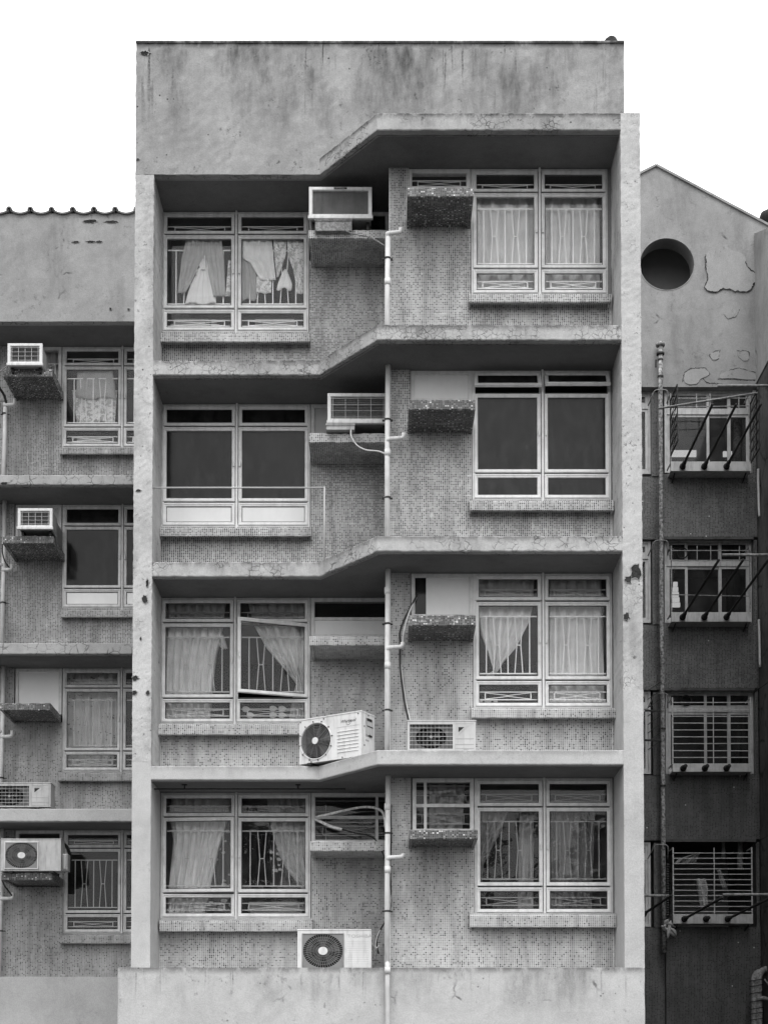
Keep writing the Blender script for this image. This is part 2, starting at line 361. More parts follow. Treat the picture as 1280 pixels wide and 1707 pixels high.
M = dict(
    parapet=plaster('weathered_parapet_plaster', .385, .14, .62, 0, top=(11.9, 14.36), spots=.75, seed=1, peel=.35),
    slab_old=plaster('crazed_slab_plaster', .44, .16, .3, 1.0, spots=.6, bump=.6, seed=2, cscale=17),
    slab_roof=plaster('crazed_roof_edge_plaster', .40, .22, .6, .9, top=(12.3, 12.9), spots=.8, bump=.6, seed=9, cscale=13),
    slab_mid=plaster('hairline_slab_plaster', .48, .12, .3, .7, spots=.5, bump=.4, cscale=12, seed=3),
    slab_new=plaster('fresh_slab_paint', .54, .06, .2, 0, spots=.2, bump=.3, seed=4),
    pillar=plaster('old_pillar_plaster', .54, .12, .45, .10, spots=1., bump=.3, cscale=16, seed=5, peel=.35),
    pillar_new=plaster('repainted_pillar_plaster', .53, .07, .14, 0, spots=.3, bump=.45, seed=6),
    base=plaster('painted_base_plaster', .54, .09, .42, .12, top=(.9, 1.6), spots=.55, bump=.4, seed=7, cscale=3),
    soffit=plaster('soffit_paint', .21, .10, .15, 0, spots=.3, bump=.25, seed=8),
    plaster_b=plaster('neighbour_parapet_plaster', .33, .1, .35, .1, spots=.4, seed=11, cscale=3),
    slab_b=plaster('neighbour_slab_plaster', .42, .12, .25, .8, spots=.4, seed=12, cscale=7),
    slab_b_new=plaster('neighbour_slab_paint', .50, .06, .2, 0, spots=.2, seed=13),
    base_b=plaster('neighbour_base_plaster', .47, .09, .15, 0, spots=.2, seed=14),
    gable=plaster('gable_plaster', .32, .12, .3, .1, spots=.4, seed=15, cscale=2.4, peel=.3),
    gable_light=plaster('patch_plaster', .36, .09, .15, 0, spots=.5, seed=16),
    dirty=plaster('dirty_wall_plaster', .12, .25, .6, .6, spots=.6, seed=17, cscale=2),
    spall=plaster('exposed_concrete', .045, .5, .2, .8, spots=.6, bump=1., seed=18, cscale=25),
    lip=plaster('chipped_plaster_edge', .40, .2, .1, 0, seed=19),
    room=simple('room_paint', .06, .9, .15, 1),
    tile_old=mosaic('grey_mosaic_upper', .30, .06, .50, .66, seam=.8, seed=1),
    tile_new=mosaic('grey_mosaic_lower', .33, .03, .15, .64, seam=.35, seed=2),
    tile_shelf=mosaic('glazed_shelf_mosaic', .18, .06, .42, .16, white=.055, var=.7, seed=3, gloss=.15),
    tile_b=mosaic('neighbour_mosaic_upper', .24, .07, .48, .46, seam=.4, seed=4),
    tile_b2=mosaic('neighbour_mosaic_lower', .26, .05, .16, .42, seam=.2, seed=5),
    tile_c=mosaic('dark_mosaic', .105, .025, .35, .21, white=.0006, var=.35, seam=.2, seed=6),
    tile_c2=mosaic('dark_mosaic_lower', .075, .014, .25, .15, white=.001, var=.25, seam=.25, seed=7),
    frame=simple('aged_window_paint', .74, .5, .10, 8, .35, 0, .1, .16),
    frame_lt=simple('light_window_paint', .84, .45, .08, 8, .35, 0, .1, .14),
    frame_b=simple('neighbour_window_paint', .64, .5, .12, 8, .35, 0, .1, .2),
    frame_c=simple('aluminium_frame', .5, .4, .12, 8, .4, .2, 0, .3),
    pane=glass('window_glass', .98, .014, dirt=.018), pane_dim=glass('dim_window_glass', .84, .014, dirt=.015),
    pane_film=glass('filmed_window_glass', .06, .020, .12, .03), pane_c=glass('dirty_window_glass', .7, .02, .05, .03),
    panel=simple('white_panel', .84, .5, .05, 2, .3, 0, 0, .02), panel_grey=simple('grey_panel', .5, .6, .08, 2),
    grille=simple('white_grille_paint', 1.0, .5, .05), grille_grey=simple('grey_grille_paint', .55, .5, .12),
    grille_c=simple('rusty_grille_paint', .26, .6, .4, 20, .3, 0, .2, .4), rust=simple('rusty_steel', .035, .7, .4, 20, .3, .2, .3),
    enamel=simple('white_enamel', .74, .4, .06, 3, .4, 0, 0, .26), enamel_old=simple('dusty_enamel', .50, .5, .1, 4, .35, 0, 0, .35),
    enamel_dk=simple('grey_enamel', .30, .5, .15, 4, .35, 0, 0, .3),
    fin=simple('condenser_fins', .13, .5, .2, 30, .4, .3), black=simple('black_plastic', .02, .5, .2), dark=simple('dark_cavity', .012, .9, .2),
    blade=simple('fan_blades', .06, .4, .2), mesh=simple('fan_guard', .22, .45, .1),
    pvc=simple('pvc_pipe', .84, .4, .06, 6, .35, 0, 0, .25), pvc_b=simple('grey_pvc_pipe', .62, .45, .08, 6, .35, 0, 0, .3),
    pipe_c=simple('peeling_pipe_paint', .30, .7, .75, 22, .2, 0, .3, .6), clamp=simple('pipe_clamp', .03, .6, .3),
    cable=simple('black_cable', .02, .5, .2), hose=simple('white_hose', .7, .5, .05), foil=simple('foil_lagging', .8, .45, .3, 25, .5, .1, .6),
    lag=simple('dirty_lagging', .28, .8, .4, 25, .2, 0, .6), rooftile=simple('glazed_roof_tile', .17, .5, .3, 8, .4, 0, .2),
    stone=plaster('black_stone', .05, .4, .2, .3, seed=21), leaf=simple('leaf', .06, .5, .4, 3), bark=simple('bark', .06, .9, .3, 10),
    ground=simple('asphalt', .035, .9, .2, 3), paving=simple('pavement', .06, .9, .2, 3),
    ink=simple('black_print', .015, .5, .05), ink_gray=simple('grey_print', .42, .5, .05), ink_pale=simple('pale_print', .5, .5, .05),
    bead=simple('white_joint_filler', .66, .8, .25, 30),
    reveal_shade=simple('shade_darkened_concrete', .16, .9, .15, 3),  # concrete with the shade of the round opening put into its colour
    loft=simple('loft_render', .26, .9, .15, 1),
    grille_lt=simple('pale_cage_paint', .5, .6, .2, 20),
    enamel_mid=simple('grey_white_enamel', .56, .5, .06, 4, .35, 0, 0, .2),
    paper=simple('paper', .6, .8, .2, 12), lamp=emit('lit_lamp', .75),
)

# ------------------------------------------------------------------ measures of the main block
YL, YR, YWL, YWR = 0.0, -0.95, 0.83, -0.16           # slab faces and wall planes, left and right half
XL0, XL1, XR0, XR1 = -3.46, -3.20, 3.135, 3.395      # pillars
XA, XB = -0.90, -0.09                                 # the slanting piece of the slab edge
XS = wx(649, 900, YWR)                                # the step between the two wall planes
YBACK = 4.2
S = {4: (wz(291, YL), wz(268, YL)), 3: (wz(625, YL), wz(600.5, YL)), 2: (wz(961, YL), wz(936.5, YL)), 1: (wz(1300, YL), wz(1277, YL))}
S[4] = (S[4][0], wz(188, YR))
ZBASE = wz(1613, -.97)
FLOOR = {4: S[3][1], 3: S[2][1], 2: S[1][1], 1: ZBASE}
ZTOP = wz(72, YL)
GROUND = -1.6

G0 = GROUND
M['parapet'] = plaster('weathered_parapet_plaster', .35, .16, .78, 0, top=(ZTOP-2.0-G0, ZTOP-G0), spots=.9, seed=1, peel=.2, bump=.2)
M['base'] = plaster('painted_base_plaster', .54, .08, .62, .10, top=(ZBASE-.75-G0, ZBASE-G0), spots=.6, bump=.45, seed=7, cscale=3)
M['slab4'] = plaster('mouldy_roof_edge_plaster', .42, .2, .8, .9, top=(S[4][1]-.35-G0, S[4][1]-G0), spots=.9, bump=.6, seed=9, cscale=13)
M['slab3'] = plaster('crazed_slab_plaster', .46, .16, .7, 1.15, top=(S[3][1]-.3-G0, S[3][1]-G0), spots=.8, bump=.6, seed=2, cscale=15)
M['slab2'] = plaster('hairline_slab_plaster', .50, .12, .6, .8, top=(S[2][1]-.3-G0, S[2][1]-G0), spots=.6, bump=.5, seed=3, cscale=11)
M['slab1'] = plaster('fresh_slab_paint', .55, .06, .35, 0, top=(S[1][1]-.25-G0, S[1][1]-G0), spots=.35, bump=.3, seed=4)
def jit(a): return random.uniform(-a, a)
def slab_mesh(path, z0, z1, yback, lip=.10, rough=.004, x_step=.055):
    pts = []
    for (a, b) in zip(path[:-1], path[1:]):
        n = max(1, int((Vector(b)-Vector(a)).length / x_step))
        for k in range(n): pts.append((a[0]+(b[0]-a[0])*k/n, a[1]+(b[1]-a[1])*k/n))
    pts.append(path[-1])
    prof = [(yback, z1), (0.012, z1), (0, z1-.012), (0, z0+.012), (.008, z0), (lip, z0), (lip, z0+.014), (lip+.03, z0+.014), (lip+.03, z0+.004), (yback, z0+.004)]
    m = MB(); vs_ = []
    for (x, y) in pts:
        j1, j2, j3 = jit(rough), jit(rough), jit(rough*.5)
        for k, (d, z) in enumerate(prof):
            yy = yback if k in (0, 9) else y + d
            if k in (1, 2): z += j1; yy += j3
            if k in (3, 4): z += j2; yy += j3
            vs_.append((x, yy, z))
    n = len(prof); fs = []
    for i in range(len(pts)-1):
        for k in range(n-1): fs.append((i*n+k, (i+1)*n+k, (i+1)*n+k+1, i*n+k+1))
    for i in (0, len(pts)-1): fs.append(tuple(i*n+k for k in range(n)))
    m.add(vs_, fs); return m
def rough_wall(x0, x1, z0, z1, y0, y1, step=.12, a=.003):   # slab of wall with a slightly uneven front face
    nx = max(1, int((x1-x0)/step)); nz = max(1, int((z1-z0)/step)); m = MB(); vs_ = []
    for j in range(nz+1):
        for i in range(nx+1):
            ex = jit(a)*(1.6 if i in (0, nx) else .4); ez = jit(a)*(1.3 if j in (0, nz) else .4)
            if nx < 2: ez = jit(a)*.5
            vs_.append((x0+(x1-x0)*i/nx+ex, y0+jit(a), z0+(z1-z0)*j/nz+ez*(0 if j == 0 else 1)))
    fs = [(j*(nx+1)+i, j*(nx+1)+i+1, (j+1)*(nx+1)+i+1, (j+1)*(nx+1)+i) for j in range(nz) for i in range(nx)]
    b = len(vs_)
    rim = [i for i in range(nx+1)] + [j*(nx+1)+nx for j in range(1, nz+1)] + [nz*(nx+1)+i for i in range(nx-1, -1, -1)] + [j*(nx+1) for j in range(nz-1, 0, -1)]
    vs2 = [(vs_[i][0], y1, vs_[i][2]) for i in rim]
    n = len(rim)
    for k in range(n): fs.append((rim[k], rim[(k+1) % n], b+(k+1) % n, b+k))
    m.add(vs_+vs2, fs); return m

# ================================================================== LARGE STRUCTURE
gm_ = MB(); gm_.box(-400, 400, -400, 400, GROUND-.5, GROUND)
tag(gm_.build('ground', M['ground']), kind='structure')
gp = MB(); gp.box(-30, 30, -4.5, -1.6, GROUND+.004, GROUND+.13)
tag(gp.build('pavement', M['paving']), kind='structure')

A = thing('apartment_block', 'tall grey apartment block with stepped balcony slabs in the middle of the photo', 'building', (0, 0, GROUND))
ta = at(A.location)
def part(m, name, mat, parent=None, **kw): return m.build(name, mat, parent or A, tf=ta, **kw)

rough_wall(XL0, 3.35, S[4][0]+.002, ZTOP, YL, YL+.25, .09, .004).build('parapet', M['parapet'], A, tf=ta)
m = MB(); m.box(XL0, 3.35, YL-.015, YL+.27, ZTOP, ZTOP+.03); part(m, 'coping', M['parapet'])
path = [(XL1-.06, YL+.05), (XL1-.001, YL), (XA, YL), (XB, YR), (XR0+.001, YR), (XR0+.06, YR+.05)]
pathR = [(XL1-.06, YL+.05), (XL1-.001, YL+.005), (XA, YL+.005), (XB, YR), (XR0+.001, YR), (XR0+.06, YR+.05)]
for k, mt in ((4, 'slab4'), (3, 'slab3'), (2, 'slab2'), (1, 'slab1')):
    m = slab_mesh(pathR if k == 4 else path, S[k][0], S[k][1], YBACK, rough=.002 if k == 1 else .005)
    o = part(m, 'slab', M[mt])
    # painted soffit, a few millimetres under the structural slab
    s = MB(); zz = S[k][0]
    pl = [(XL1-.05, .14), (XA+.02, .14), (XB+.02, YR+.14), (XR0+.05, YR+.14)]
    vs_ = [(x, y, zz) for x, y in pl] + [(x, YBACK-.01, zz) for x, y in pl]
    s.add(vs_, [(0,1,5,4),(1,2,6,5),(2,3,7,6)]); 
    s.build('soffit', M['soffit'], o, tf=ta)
# pillars: old rough plaster above, repainted smooth below
zl = wz(1270, YL); zr = wz(1150, YR)
part(rough_wall(XL0, XL1, zl, S[4][0], YL, YWL+.3, .05, .0025), 'pillar', M['pillar'])
part(rough_wall(XL0, XL1, ZBASE, zl, YL, YWL+.3, .1, .0015), 'pillar', M['pillar_new'])
part(rough_wall(XR0, XR1, zr, S[4][1]-.002, YR, YWR+.3, .05, .0025), 'pillar', M['pillar'])
part(rough_wall(XR0, XR1, ZBASE, zr, YR-.004, YWR+.3, .1, .0015), 'pillar', M['pillar_new'])
part(rough_wall(XL0, XR1-.005, GROUND, ZBASE, -.97, .9, .14, .003), 'base_wall', M['base'])
m = MB(); m.box(XL0, XL1, YWL+.3, YBACK+4, GROUND, S[4][0]); m.box(XR0, XR1-.02, YWR+.3, YBACK+4, GROUND, S[4][1]-.3); part(m, 'side_wall', M['gable'])
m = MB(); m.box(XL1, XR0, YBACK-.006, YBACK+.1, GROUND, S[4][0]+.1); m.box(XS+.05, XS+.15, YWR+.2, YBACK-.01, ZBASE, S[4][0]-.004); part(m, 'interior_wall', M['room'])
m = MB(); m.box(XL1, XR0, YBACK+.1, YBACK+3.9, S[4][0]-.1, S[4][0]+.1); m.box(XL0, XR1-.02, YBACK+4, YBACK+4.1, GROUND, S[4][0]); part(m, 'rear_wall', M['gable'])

def wall_box(m, px0, px1, pyref, z0, z1, Y, th=.14):
    m.box(px0 if isinstance(px0, float) and abs(px0) < 12 else wx(px0, pyref, Y), px1 if isinstance(px1, float) and abs(px1) < 12 else wx(px1, pyref, Y), Y, Y+th, z0, z1)

SASH = lambda y, w: [(0, y+.045), (0, y+.006), (.006, y), (w*.42, y), (w*.5, y+.008), (w*.82, y+.008), (w, y+.02), (w, y+.045)]
def grille_tall(m, x0, x1, z0, z1, y, bw_=.015, top=.13, bot=.055):
    W = x1-x0; H = z1-z0; zt = z1-top*H; zb = z0+bot*H; zm = (zt+zb)/2
    m.bar((x0-.01, y, zt), (x1+.01, y, zt), bw_*1.1); m.bar((x0-.01, y, zb), (x1+.01, y, zb), bw_*1.1)
    for u in (.13, .5, .87): m.bar((x0+u*W, y, zb), (x0+u*W, y, zt), bw_)
    for c in (.315, .685):
        for s in (-1, 1):
            xa = x0+(c+s*.068)*W; xm = x0+(c+s*.034)*W
            m.bar((xa, y, zt), (xm, y, zm), bw_*.8); m.bar((xm, y, zm), (xa, y, zb), bw_*.8)
        m.bar((x0+(c-.034)*W, y, zm), (x0+(c+.034)*W, y, zm), bw_*.8)
def grille_low(m, x0, x1, z0, z1, y, bw_=.013, va=.25, vb=.68):
    W = x1-x0; H = z1-z0
    za, zb = z0+va*H, z0+vb*H
    for z in (za, zb): m.bar((x0-.01, y, z), (x1+.01, y, z), bw_)
    for u in (.11, .89): m.bar((x0+u*W, y, za), (x0+u*W, y, zb), bw_)
    m.bar((x0+.11*W, y, zb-.01), (x0+.5*W, y, (za+zb)/2+.006), bw_*.6); m.bar((x0+.5*W, y, (za+zb)/2+.006), (x0+.89*W, y, zb-.01), bw_*.6)
    m.bar((x0+.11*W, y, za+.01), (x0+.5*W, y, (za+zb)/2-.006), bw_*.6); m.bar((x0+.5*W, y, (za+zb)/2-.006), (x0+.89*W, y, za+.01), bw_*.6)

def window(thing_, tf0, xs, ys, Y, frame='frame', panes='pane', grille='grille', panels=(), opened={}, ztop=None, low=True, label=None, proud=.0):
    """xs: pixel columns (left, mullion, right); ys: pixel rows (head, transom, transom, foot), all in the plane Y."""
    yr = (ys[0]+ys[-1])/2
    X = [wx(p, yr, Y) for p in xs]; Z = [wz(p, Y) for p in ys]
    if ztop is not None: Z[0] = ztop
    f = MB(); x0, x1, z1, z0 = X[0], X[-1], Z[0]-.004, Z[-1]
    f.frame(x0, x1, z0, z1, [(0, Y+.1), (0, Y+.012), (.004, Y+.008), (.038, Y+.008), (.042, Y+.014), (.042, Y+.1)])
    for xm in X[1:-1]: f.box(xm-.013, xm+.013, Y-.022, Y+.09, z0-.03, z1+.02-.018); f.box(xm-.04, xm-.0135, Y+.045, Y+.09, z0+.041, z1-.041); f.box(xm+.0135, xm+.04, Y+.045, Y+.09, z0+.041, z1-.041)
    w_ = f.build('window', M[frame], thing_, tf=tf0)
    if label: w_['label'] = label
    for i in range(len(X)-1):
        for zz in Z[1:-1]:
            wg = MB(); wg.box(X[i]+.041, X[i+1]-.041, Y+.03, Y+.09, zz-.02, zz+.02); wg.build('gap_shade_strip', M['clamp'], w_, tf=tf0)  # dark strip between sash rows, its colour stands in for the gap's shadow
    gm = MB()
    for i in range(len(X)-1):
        for j in range(len(Z)-1):
            a = X[i]+(.026 if i == 0 else .024); b = X[i+1]-(.026 if i == len(X)-2 else .024)
            zt = Z[j]-(.034 if j == 0 else .011); zb = Z[j+1]+(.022 if j == len(Z)-2 else .011)
            op = opened.get((i, j)); fn = None
            if op:
                ax, ang = op
                if ax == 'top': pv = Vector((0, Y, zt)); rot = Matrix.Rotation(R(-ang), 4, 'X')
                elif ax == 'right': pv = Vector((b, Y, 0)); rot = Matrix.Rotation(R(ang), 4, 'Z')
                else: pv = Vector((a, Y, 0)); rot = Matrix.Rotation(R(-ang), 4, 'Z')
                fn = (lambda pv, rot: (lambda p: rot @ (p-pv) + pv))(pv, rot)
            W = .050
            s = MB(); s.frame(a, b, zb, zt, SASH(Y-.008-proud, W), fn)
            if j == 1:                                   # a small stay handle
                hx = (b-.02) if i == 0 else a+.02
                hm = MB(); hm.cbox(hx-.012, hx+.012, Y-.03, Y-.0085, (zt+zb)/2-.04, (zt+zb)/2+.03, .004)
                if fn: hm.v = [fn(p) for p in hm.v]
                s.add(hm.v, hm.f)
            so = s.build('sash', M[frame], w_, tf=tf0)
            sl_ = MB(); sl_.frame(a+W-.001, b-W+.001, zb+W-.001, zt-W+.001, [(0, Y+.0175), (0, Y+.0135), (.009, Y+.0135), (.009, Y+.0175)], fn); sl_.build('glazing_seal', M['clamp'], w_, tf=tf0)
            p = MB(); p.box(a+W-.006, b-W+.006, Y+.018, Y+.022, zb+W-.006, zt-W+.006)
            if fn: p.v = [fn(q) for q in p.v]
            if (i, j) in panels:
                p.build('panel', M['panel'], w_, tf=tf0)
            else:
                pm = panes[(i, j)] if isinstance(panes, dict) and (i, j) in panes else (panes['*'] if isinstance(panes, dict) else panes)
                p.build('pane', M[pm], w_, tf=tf0)
                if grille:
                    ga, gb, gz0, gz1 = a+W, b-W, zb+W, zt-W
                    if op: pass
                    if j == 1: grille_tall(gm, ga, gb, gz0, gz1, Y+.085)
                    else: grille_low(gm, ga, gb, gz0, gz1, Y+.085, va=.12 if j == 0 else .25, vb=.5 if j == 0 else .68)
    if gm.f: gm.build('grille', M[grille], w_, tf=tf0)
    return w_
def ledge(thing_, tf0, px0, px1, py0, py1, Y, mat, proj=.17):
    Yf = Y-proj; yr = (py0+py1)/2
    x0, x1 = wx(px0, yr, Yf), wx(px1, yr, Yf); z0, z1 = wz(py1, Yf), wz(py0, Yf)
    m = MB(); n = max(2, int((x1-x0)/.08)); prof = [(Y, z1+.045), (Yf+.02, z1+.004), (Yf+.005, z1-.008), (Yf, z1-.02), (Yf, z0+.01), (Yf+.012, z0), (Yf+.03, z0), (Yf+.032, z0+.05), (Y, z0+.052)]
    vs_ = []
    for i in range(n+1):
        j1, j2 = jit(.004), jit(.004)
        for k, (y, z) in enumerate(prof): vs_.append((x0+(x1-x0)*i/n, y, z + (j1 if k in (1,2,3) else j2 if k in (4,5) else 0)))
    q = len(prof); fs = [(i*q+k, (i+1)*q+k, (i+1)*q+k+1, i*q+k+1) for i in range(n) for k in range(q-1)]
    fs += [tuple(range(q)), tuple(n*q+k for k in range(q))]
    m.add(vs_, fs); m.box(x0, x0+.03, Yf+.033, Y, z0, z0+.051); m.box(x1-.03, x1, Yf+.033, Y, z0, z0+.051); return m.build('sill_ledge', M[mat], thing_, tf=tf0)
def shelf(thing_, tf0, px0, px1, py0, py1, Yf, Yw, mat, xr=None):
    yr = (py0+py1)/2; x0 = wx(px0, yr, Yf); x1 = xr if xr is not None else wx(px1, yr, Yf); z0, z1 = wz(py1, Yf), wz(py0, Yf)
    m = MB(); n = max(2, int((x1-x0)/.05)); lip = .05
    prof = [(Yw, z1), (Yf+.012, z1), (Yf, z1-.012), (Yf, z0+.01), (Yf+.008, z0), (Yf+lip, z0), (Yf+lip, z0+.02), (Yw, z0+.02)]
    vs_ = []
    for i in range(n+1):
        j1, j2 = jit(.006), jit(.005)
        for k, (y, z) in enumerate(prof): vs_.append((x0+(x1-x0)*i/n, y, z + (j1 if k in (1,2) else j2 if k in (3,4) else 0)))
    q = len(prof); fs = [(i*q+k, (i+1)*q+k, (i+1)*q+k+1, i*q+k+1) for i in range(n) for k in range(q-1)]
    fs += [tuple(range(q)), tuple(n*q+k for k in range(q)), ]
    m.add(vs_, fs)
    m.box(x0, x0+.05, Yf+lip, Yw, z0, z0+.0195); m.box(x1-.05, x1, Yf+lip, Yw, z0, z0+.0195)
    return m.build('appliance_shelf', M[mat], thing_, tf=tf0)

def opening(thing_, tf0, px0, px1, py0, py1, Y, frame='frame', x1=None, ztop=None, fill=None, grille=None, bars=()):
    """fixed light over a shelf; fill = list of (u0,u1,v0,v1,kind) rectangles, u from the left, v from the foot"""
    yr = (py0+py1)/2; x0 = wx(px0, yr, Y); x1 = x1 if x1 is not None else wx(px1, yr, Y)
    z1 = ztop-.004 if ztop is not None else wz(py0, Y); z0 = wz(py1, Y)
    f = MB(); f.frame(x0, x1, z0, z1, [(0, Y+.1), (0, Y+.012), (.004, Y+.006), (.05, Y+.006), (.056, Y+.014), (.056, Y+.1)])
    ix0, ix1, iz0, iz1 = x0+.054, x1-.054, z0+.054, z1-.054; W, H = ix1-ix0, iz1-iz0
    for (kind, t) in bars:
        if kind == 'h': f.box(ix0+.002, ix1-.002, Y+.012, Y+.06, iz0+t*H-.022, iz0+t*H+.022)
        else: f.box(ix0+t*W-.02, ix0+t*W+.02, Y+.015, Y+.058, iz0+.002, iz1-.002)
    w_ = f.build('window', M[frame], thing_, tf=tf0)
    for (u0, u1, v0, v1, k) in (fill or [(0, 1, 0, 1, 'pane')]):
        p = MB(); p.box(ix0+u0*W-.003, ix0+u1*W+.003, Y+.028, Y+.036, iz0+v0*H-.003, iz0+v1*H+.003)
        p.build('pane' if 'pane' in k else 'panel', M[k], w_, tf=tf0)
    if grille:
        gm = MB(); grille_low(gm, ix0, ix1, iz0, iz1 if grille[1] is None else iz0+grille[1]*H, Y+.1)
        if len(grille) > 2:
            for q in range(grille[2]): gm.bar((ix0, Y+.1, iz0+H*(q+.7)/grille[2]), (ix1, Y+.1, iz0+H*(q+.7)/grille[2]), .009)
            for u in (.15, .85): gm.bar((ix0+u*W, Y+.1, iz0), (ix0+u*W, Y+.1, iz1-.1), .009)
        gm.build('grille', M[grille[0]], w_, tf=tf0)
    return w_

# ---- main block, floor by floor: window rows and columns are pixels of the photograph
WIN_L = {4: ((270, 394, 515), (352, 391, 515, 553)), 3: ((269, 395, 517), (667, 711, 837, 878)),
         2: ((267, 392, 517), (996, 1038, 1164, 1206)), 1: ((268, 394, 518), (1322, 1362, 1489, 1531))}
WIN_R = {4: ((785, 899, 1013), (275, 321, 448, 491)), 3: ((787, 904, 1018), (609, 655, 789, 833)),
         2: ((789, 905, 1020), (958, 1002, 1134, 1180)), 1: ((791, 907, 1021), (1303, 1345, 1478, 1524))}
LED_L = {4: (267, 517, 555, 570), 3: (267, 519, 879, 894), 2: (263, 516, 1207, 1225), 1: (266, 521, 1535, 1553)}
LED_R = {4: (781, 1018, 489, 504), 3: (783, 1023, 834, 851), 2: (786, 1027, 1181, 1197), 1: (783, 1027, 1525, 1546)}
SH_L = {4: (515, 383, 398), 3: (515, 722, 738), 2: (516, 1060, 1076), 1: (517, 1402, 1419)}
SH_R = {4: (679, 789, 312, 328), 3: (681, 792, 666, 683), 2: (681, 793, 1025, 1043), 1: (682, 796, 1383, 1399)}
YSL, YSR = .10, -.88
for k in (4, 3, 2, 1):
    tile = M['tile_old' if k > 2 else 'tile_new']; fz = FLOOR[k]+.001; top = S[k][0]
    ym = {4: 450, 3: 780, 2: 1110, 1: 1450}[k]
    (l0, lm, l1), ly = WIN_L[k]; (r0, rm, r1), ry = WIN_R[k]
    zshL = wz(SH_L[k][1], YSL); zshR = wz(SH_R[k][2], YSR)
    # left wall
    m = MB(); xs1 = wx(l1, ym, YWL)+.01
    m.box(XL1+.001, xs1-.0005, YWL, YWL+.14, fz, wz(ly[3], YWL)); m.box(xs1, XS, YWL, YWL+.14, fz, zshL-.02)
    part(m, 'tiled_wall', tile)
    # right wall, its narrow full-height strip, and the return between the two planes
    m = MB(); xc = wx(SH_R[k][0]+3, ym, YWR); xw = wx(r0, ym, YWR)-.005
    m.box(XS, xc-.0005, YWR, YWR+.14, fz, top-.004); m.box(xc, xw-.0005, YWR+.0, YWR+.14, fz, zshR-.02)
    m.box(xw, XR0-.001, YWR, YWR+.14, fz, wz(ry[3], YWR))
    m.box(XS+.001, XS+.1, YWR+.14, YWL+.139, fz, top-.006)
    part(m, 'tiled_wall', tile)
    m = MB(); m.box(XS-.006, XS+.012, YWR-.003, YWR+.02, fz, top-.01); part(m, 'corner_bead', M['bead'])
    m = MB(); m.box(XR0-.03, XR0-.012, YWR-.003, YWR+.02, fz, wz(LED_R[k][3], YWR)); part(m, 'corner_bead', M['bead'])
    # rendered strips where the frames stop short of the pillars
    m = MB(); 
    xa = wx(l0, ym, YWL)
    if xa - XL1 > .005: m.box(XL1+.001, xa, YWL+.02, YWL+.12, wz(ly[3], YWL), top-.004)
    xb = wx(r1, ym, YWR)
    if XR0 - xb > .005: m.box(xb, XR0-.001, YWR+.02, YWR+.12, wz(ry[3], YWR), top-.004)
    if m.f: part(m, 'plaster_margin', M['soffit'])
    ledge(A, ta, LED_L[k][0], LED_L[k][1], LED_L[k][2], LED_L[k][3], YWL, 'tile_old' if k > 2 else 'tile_new')
    ledge(A, ta, LED_R[k][0], LED_R[k][1], LED_R[k][2], LED_R[k][3], YWR, 'tile_old' if k > 2 else 'tile_new')
    shelf(A, ta, SH_L[k][0], 0, SH_L[k][1], SH_L[k][2], YSL, YWL, 'tile_old' if k > 2 else 'tile_new', xr=XS)
    shelf(A, ta, SH_R[k][0], SH_R[k][1], SH_R[k][2], SH_R[k][3], YSR, YWR, 'tile_shelf')
FW = YWL+.02; FR = YWR+.02
window(A, ta, *WIN_L[4], FW, ztop=S[4][0], label='window with laundry hanging behind it on the top floor')
window(A, ta, *WIN_R[4], FR, ztop=S[4][0])
window(A, ta, *WIN_L[3], FW, frame='frame_lt', panes='pane_film', grille=None, panels={(0,2),(1,2)}, ztop=S[3][0], label='window with dark film and white lower panels')
window(A, ta, *WIN_R[3], FR, frame='frame_lt', panes='pane_film', grille=None, opened={(0,0): ('top', 30), (1,0): ('top', 34)}, ztop=S[3][0], label='dark filmed window with both top lights propped open')
window(A, ta, *WIN_L[2], FW, grille='grille_grey', panes={'*': 'pane', (0,0): 'pane_dim', (1,0): 'pane_dim'}, opened={(1,1): ('right', 17)}, ztop=S[2][0], label='window with its right casement ajar')
window(A, ta, *WIN_R[2], FR, frame='frame_lt', panes={'*': 'pane', (0,0): 'pane_dim', (1,0): 'pane_dim'}, ztop=S[2][0])
window(A, ta, *WIN_L[1], FW, grille='grille_grey', panes={'*': 'pane', (0,0): 'pane_dim', (1,0): 'pane_dim'}, opened={(0,1): ('left', 4)}, ztop=S[1][0], label='window with its left casement slightly ajar')
window(A, ta, *WIN_R[1], FR, grille='grille_grey', panes='pane_dim', ztop=S[1][0])
# fixed lights above the shelves
opening(A, ta, 680, 784, 275, 316, FR, ztop=S[4][0], grille=('grille', None))
opening(A, ta, 684, 787, 609, 670, FR, ztop=S[3][0], fill=[(0, 1, 0, 1, 'panel')])
opening(A, ta, 685, 789, 958, 1030, FR, ztop=S[2][0], fill=[(0, .2, 0, 1, 'pane_film'), (.206, 1, 0, 1, 'panel')])
opening(A, ta, 687, 790, 1303, 1388, FR, ztop=S[1][0], fill=[(0, 1, 0, 1, 'pane_dim')], bars=(('h', .5), ('v', .17)), grille=('grille_grey', .5, 5))
opening(A, ta, 516, 0, 352, 388, FW, x1=XS, ztop=S[4][0], fill=[(0, 1, 0, 1, 'pane_film')])
opening(A, ta, 518, 0, 667, 727, FW, x1=XS, ztop=S[3][0], fill=[(0, 1, 0, 1, 'panel_grey')])
opening(A, ta, 518, 0, 996, 1063, FW, x1=XS, ztop=S[2][0], fill=[(0, 1, .5, 1, 'pane_dim'), (0, 1, 0, .44, 'panel')], bars=(('h', .47),))
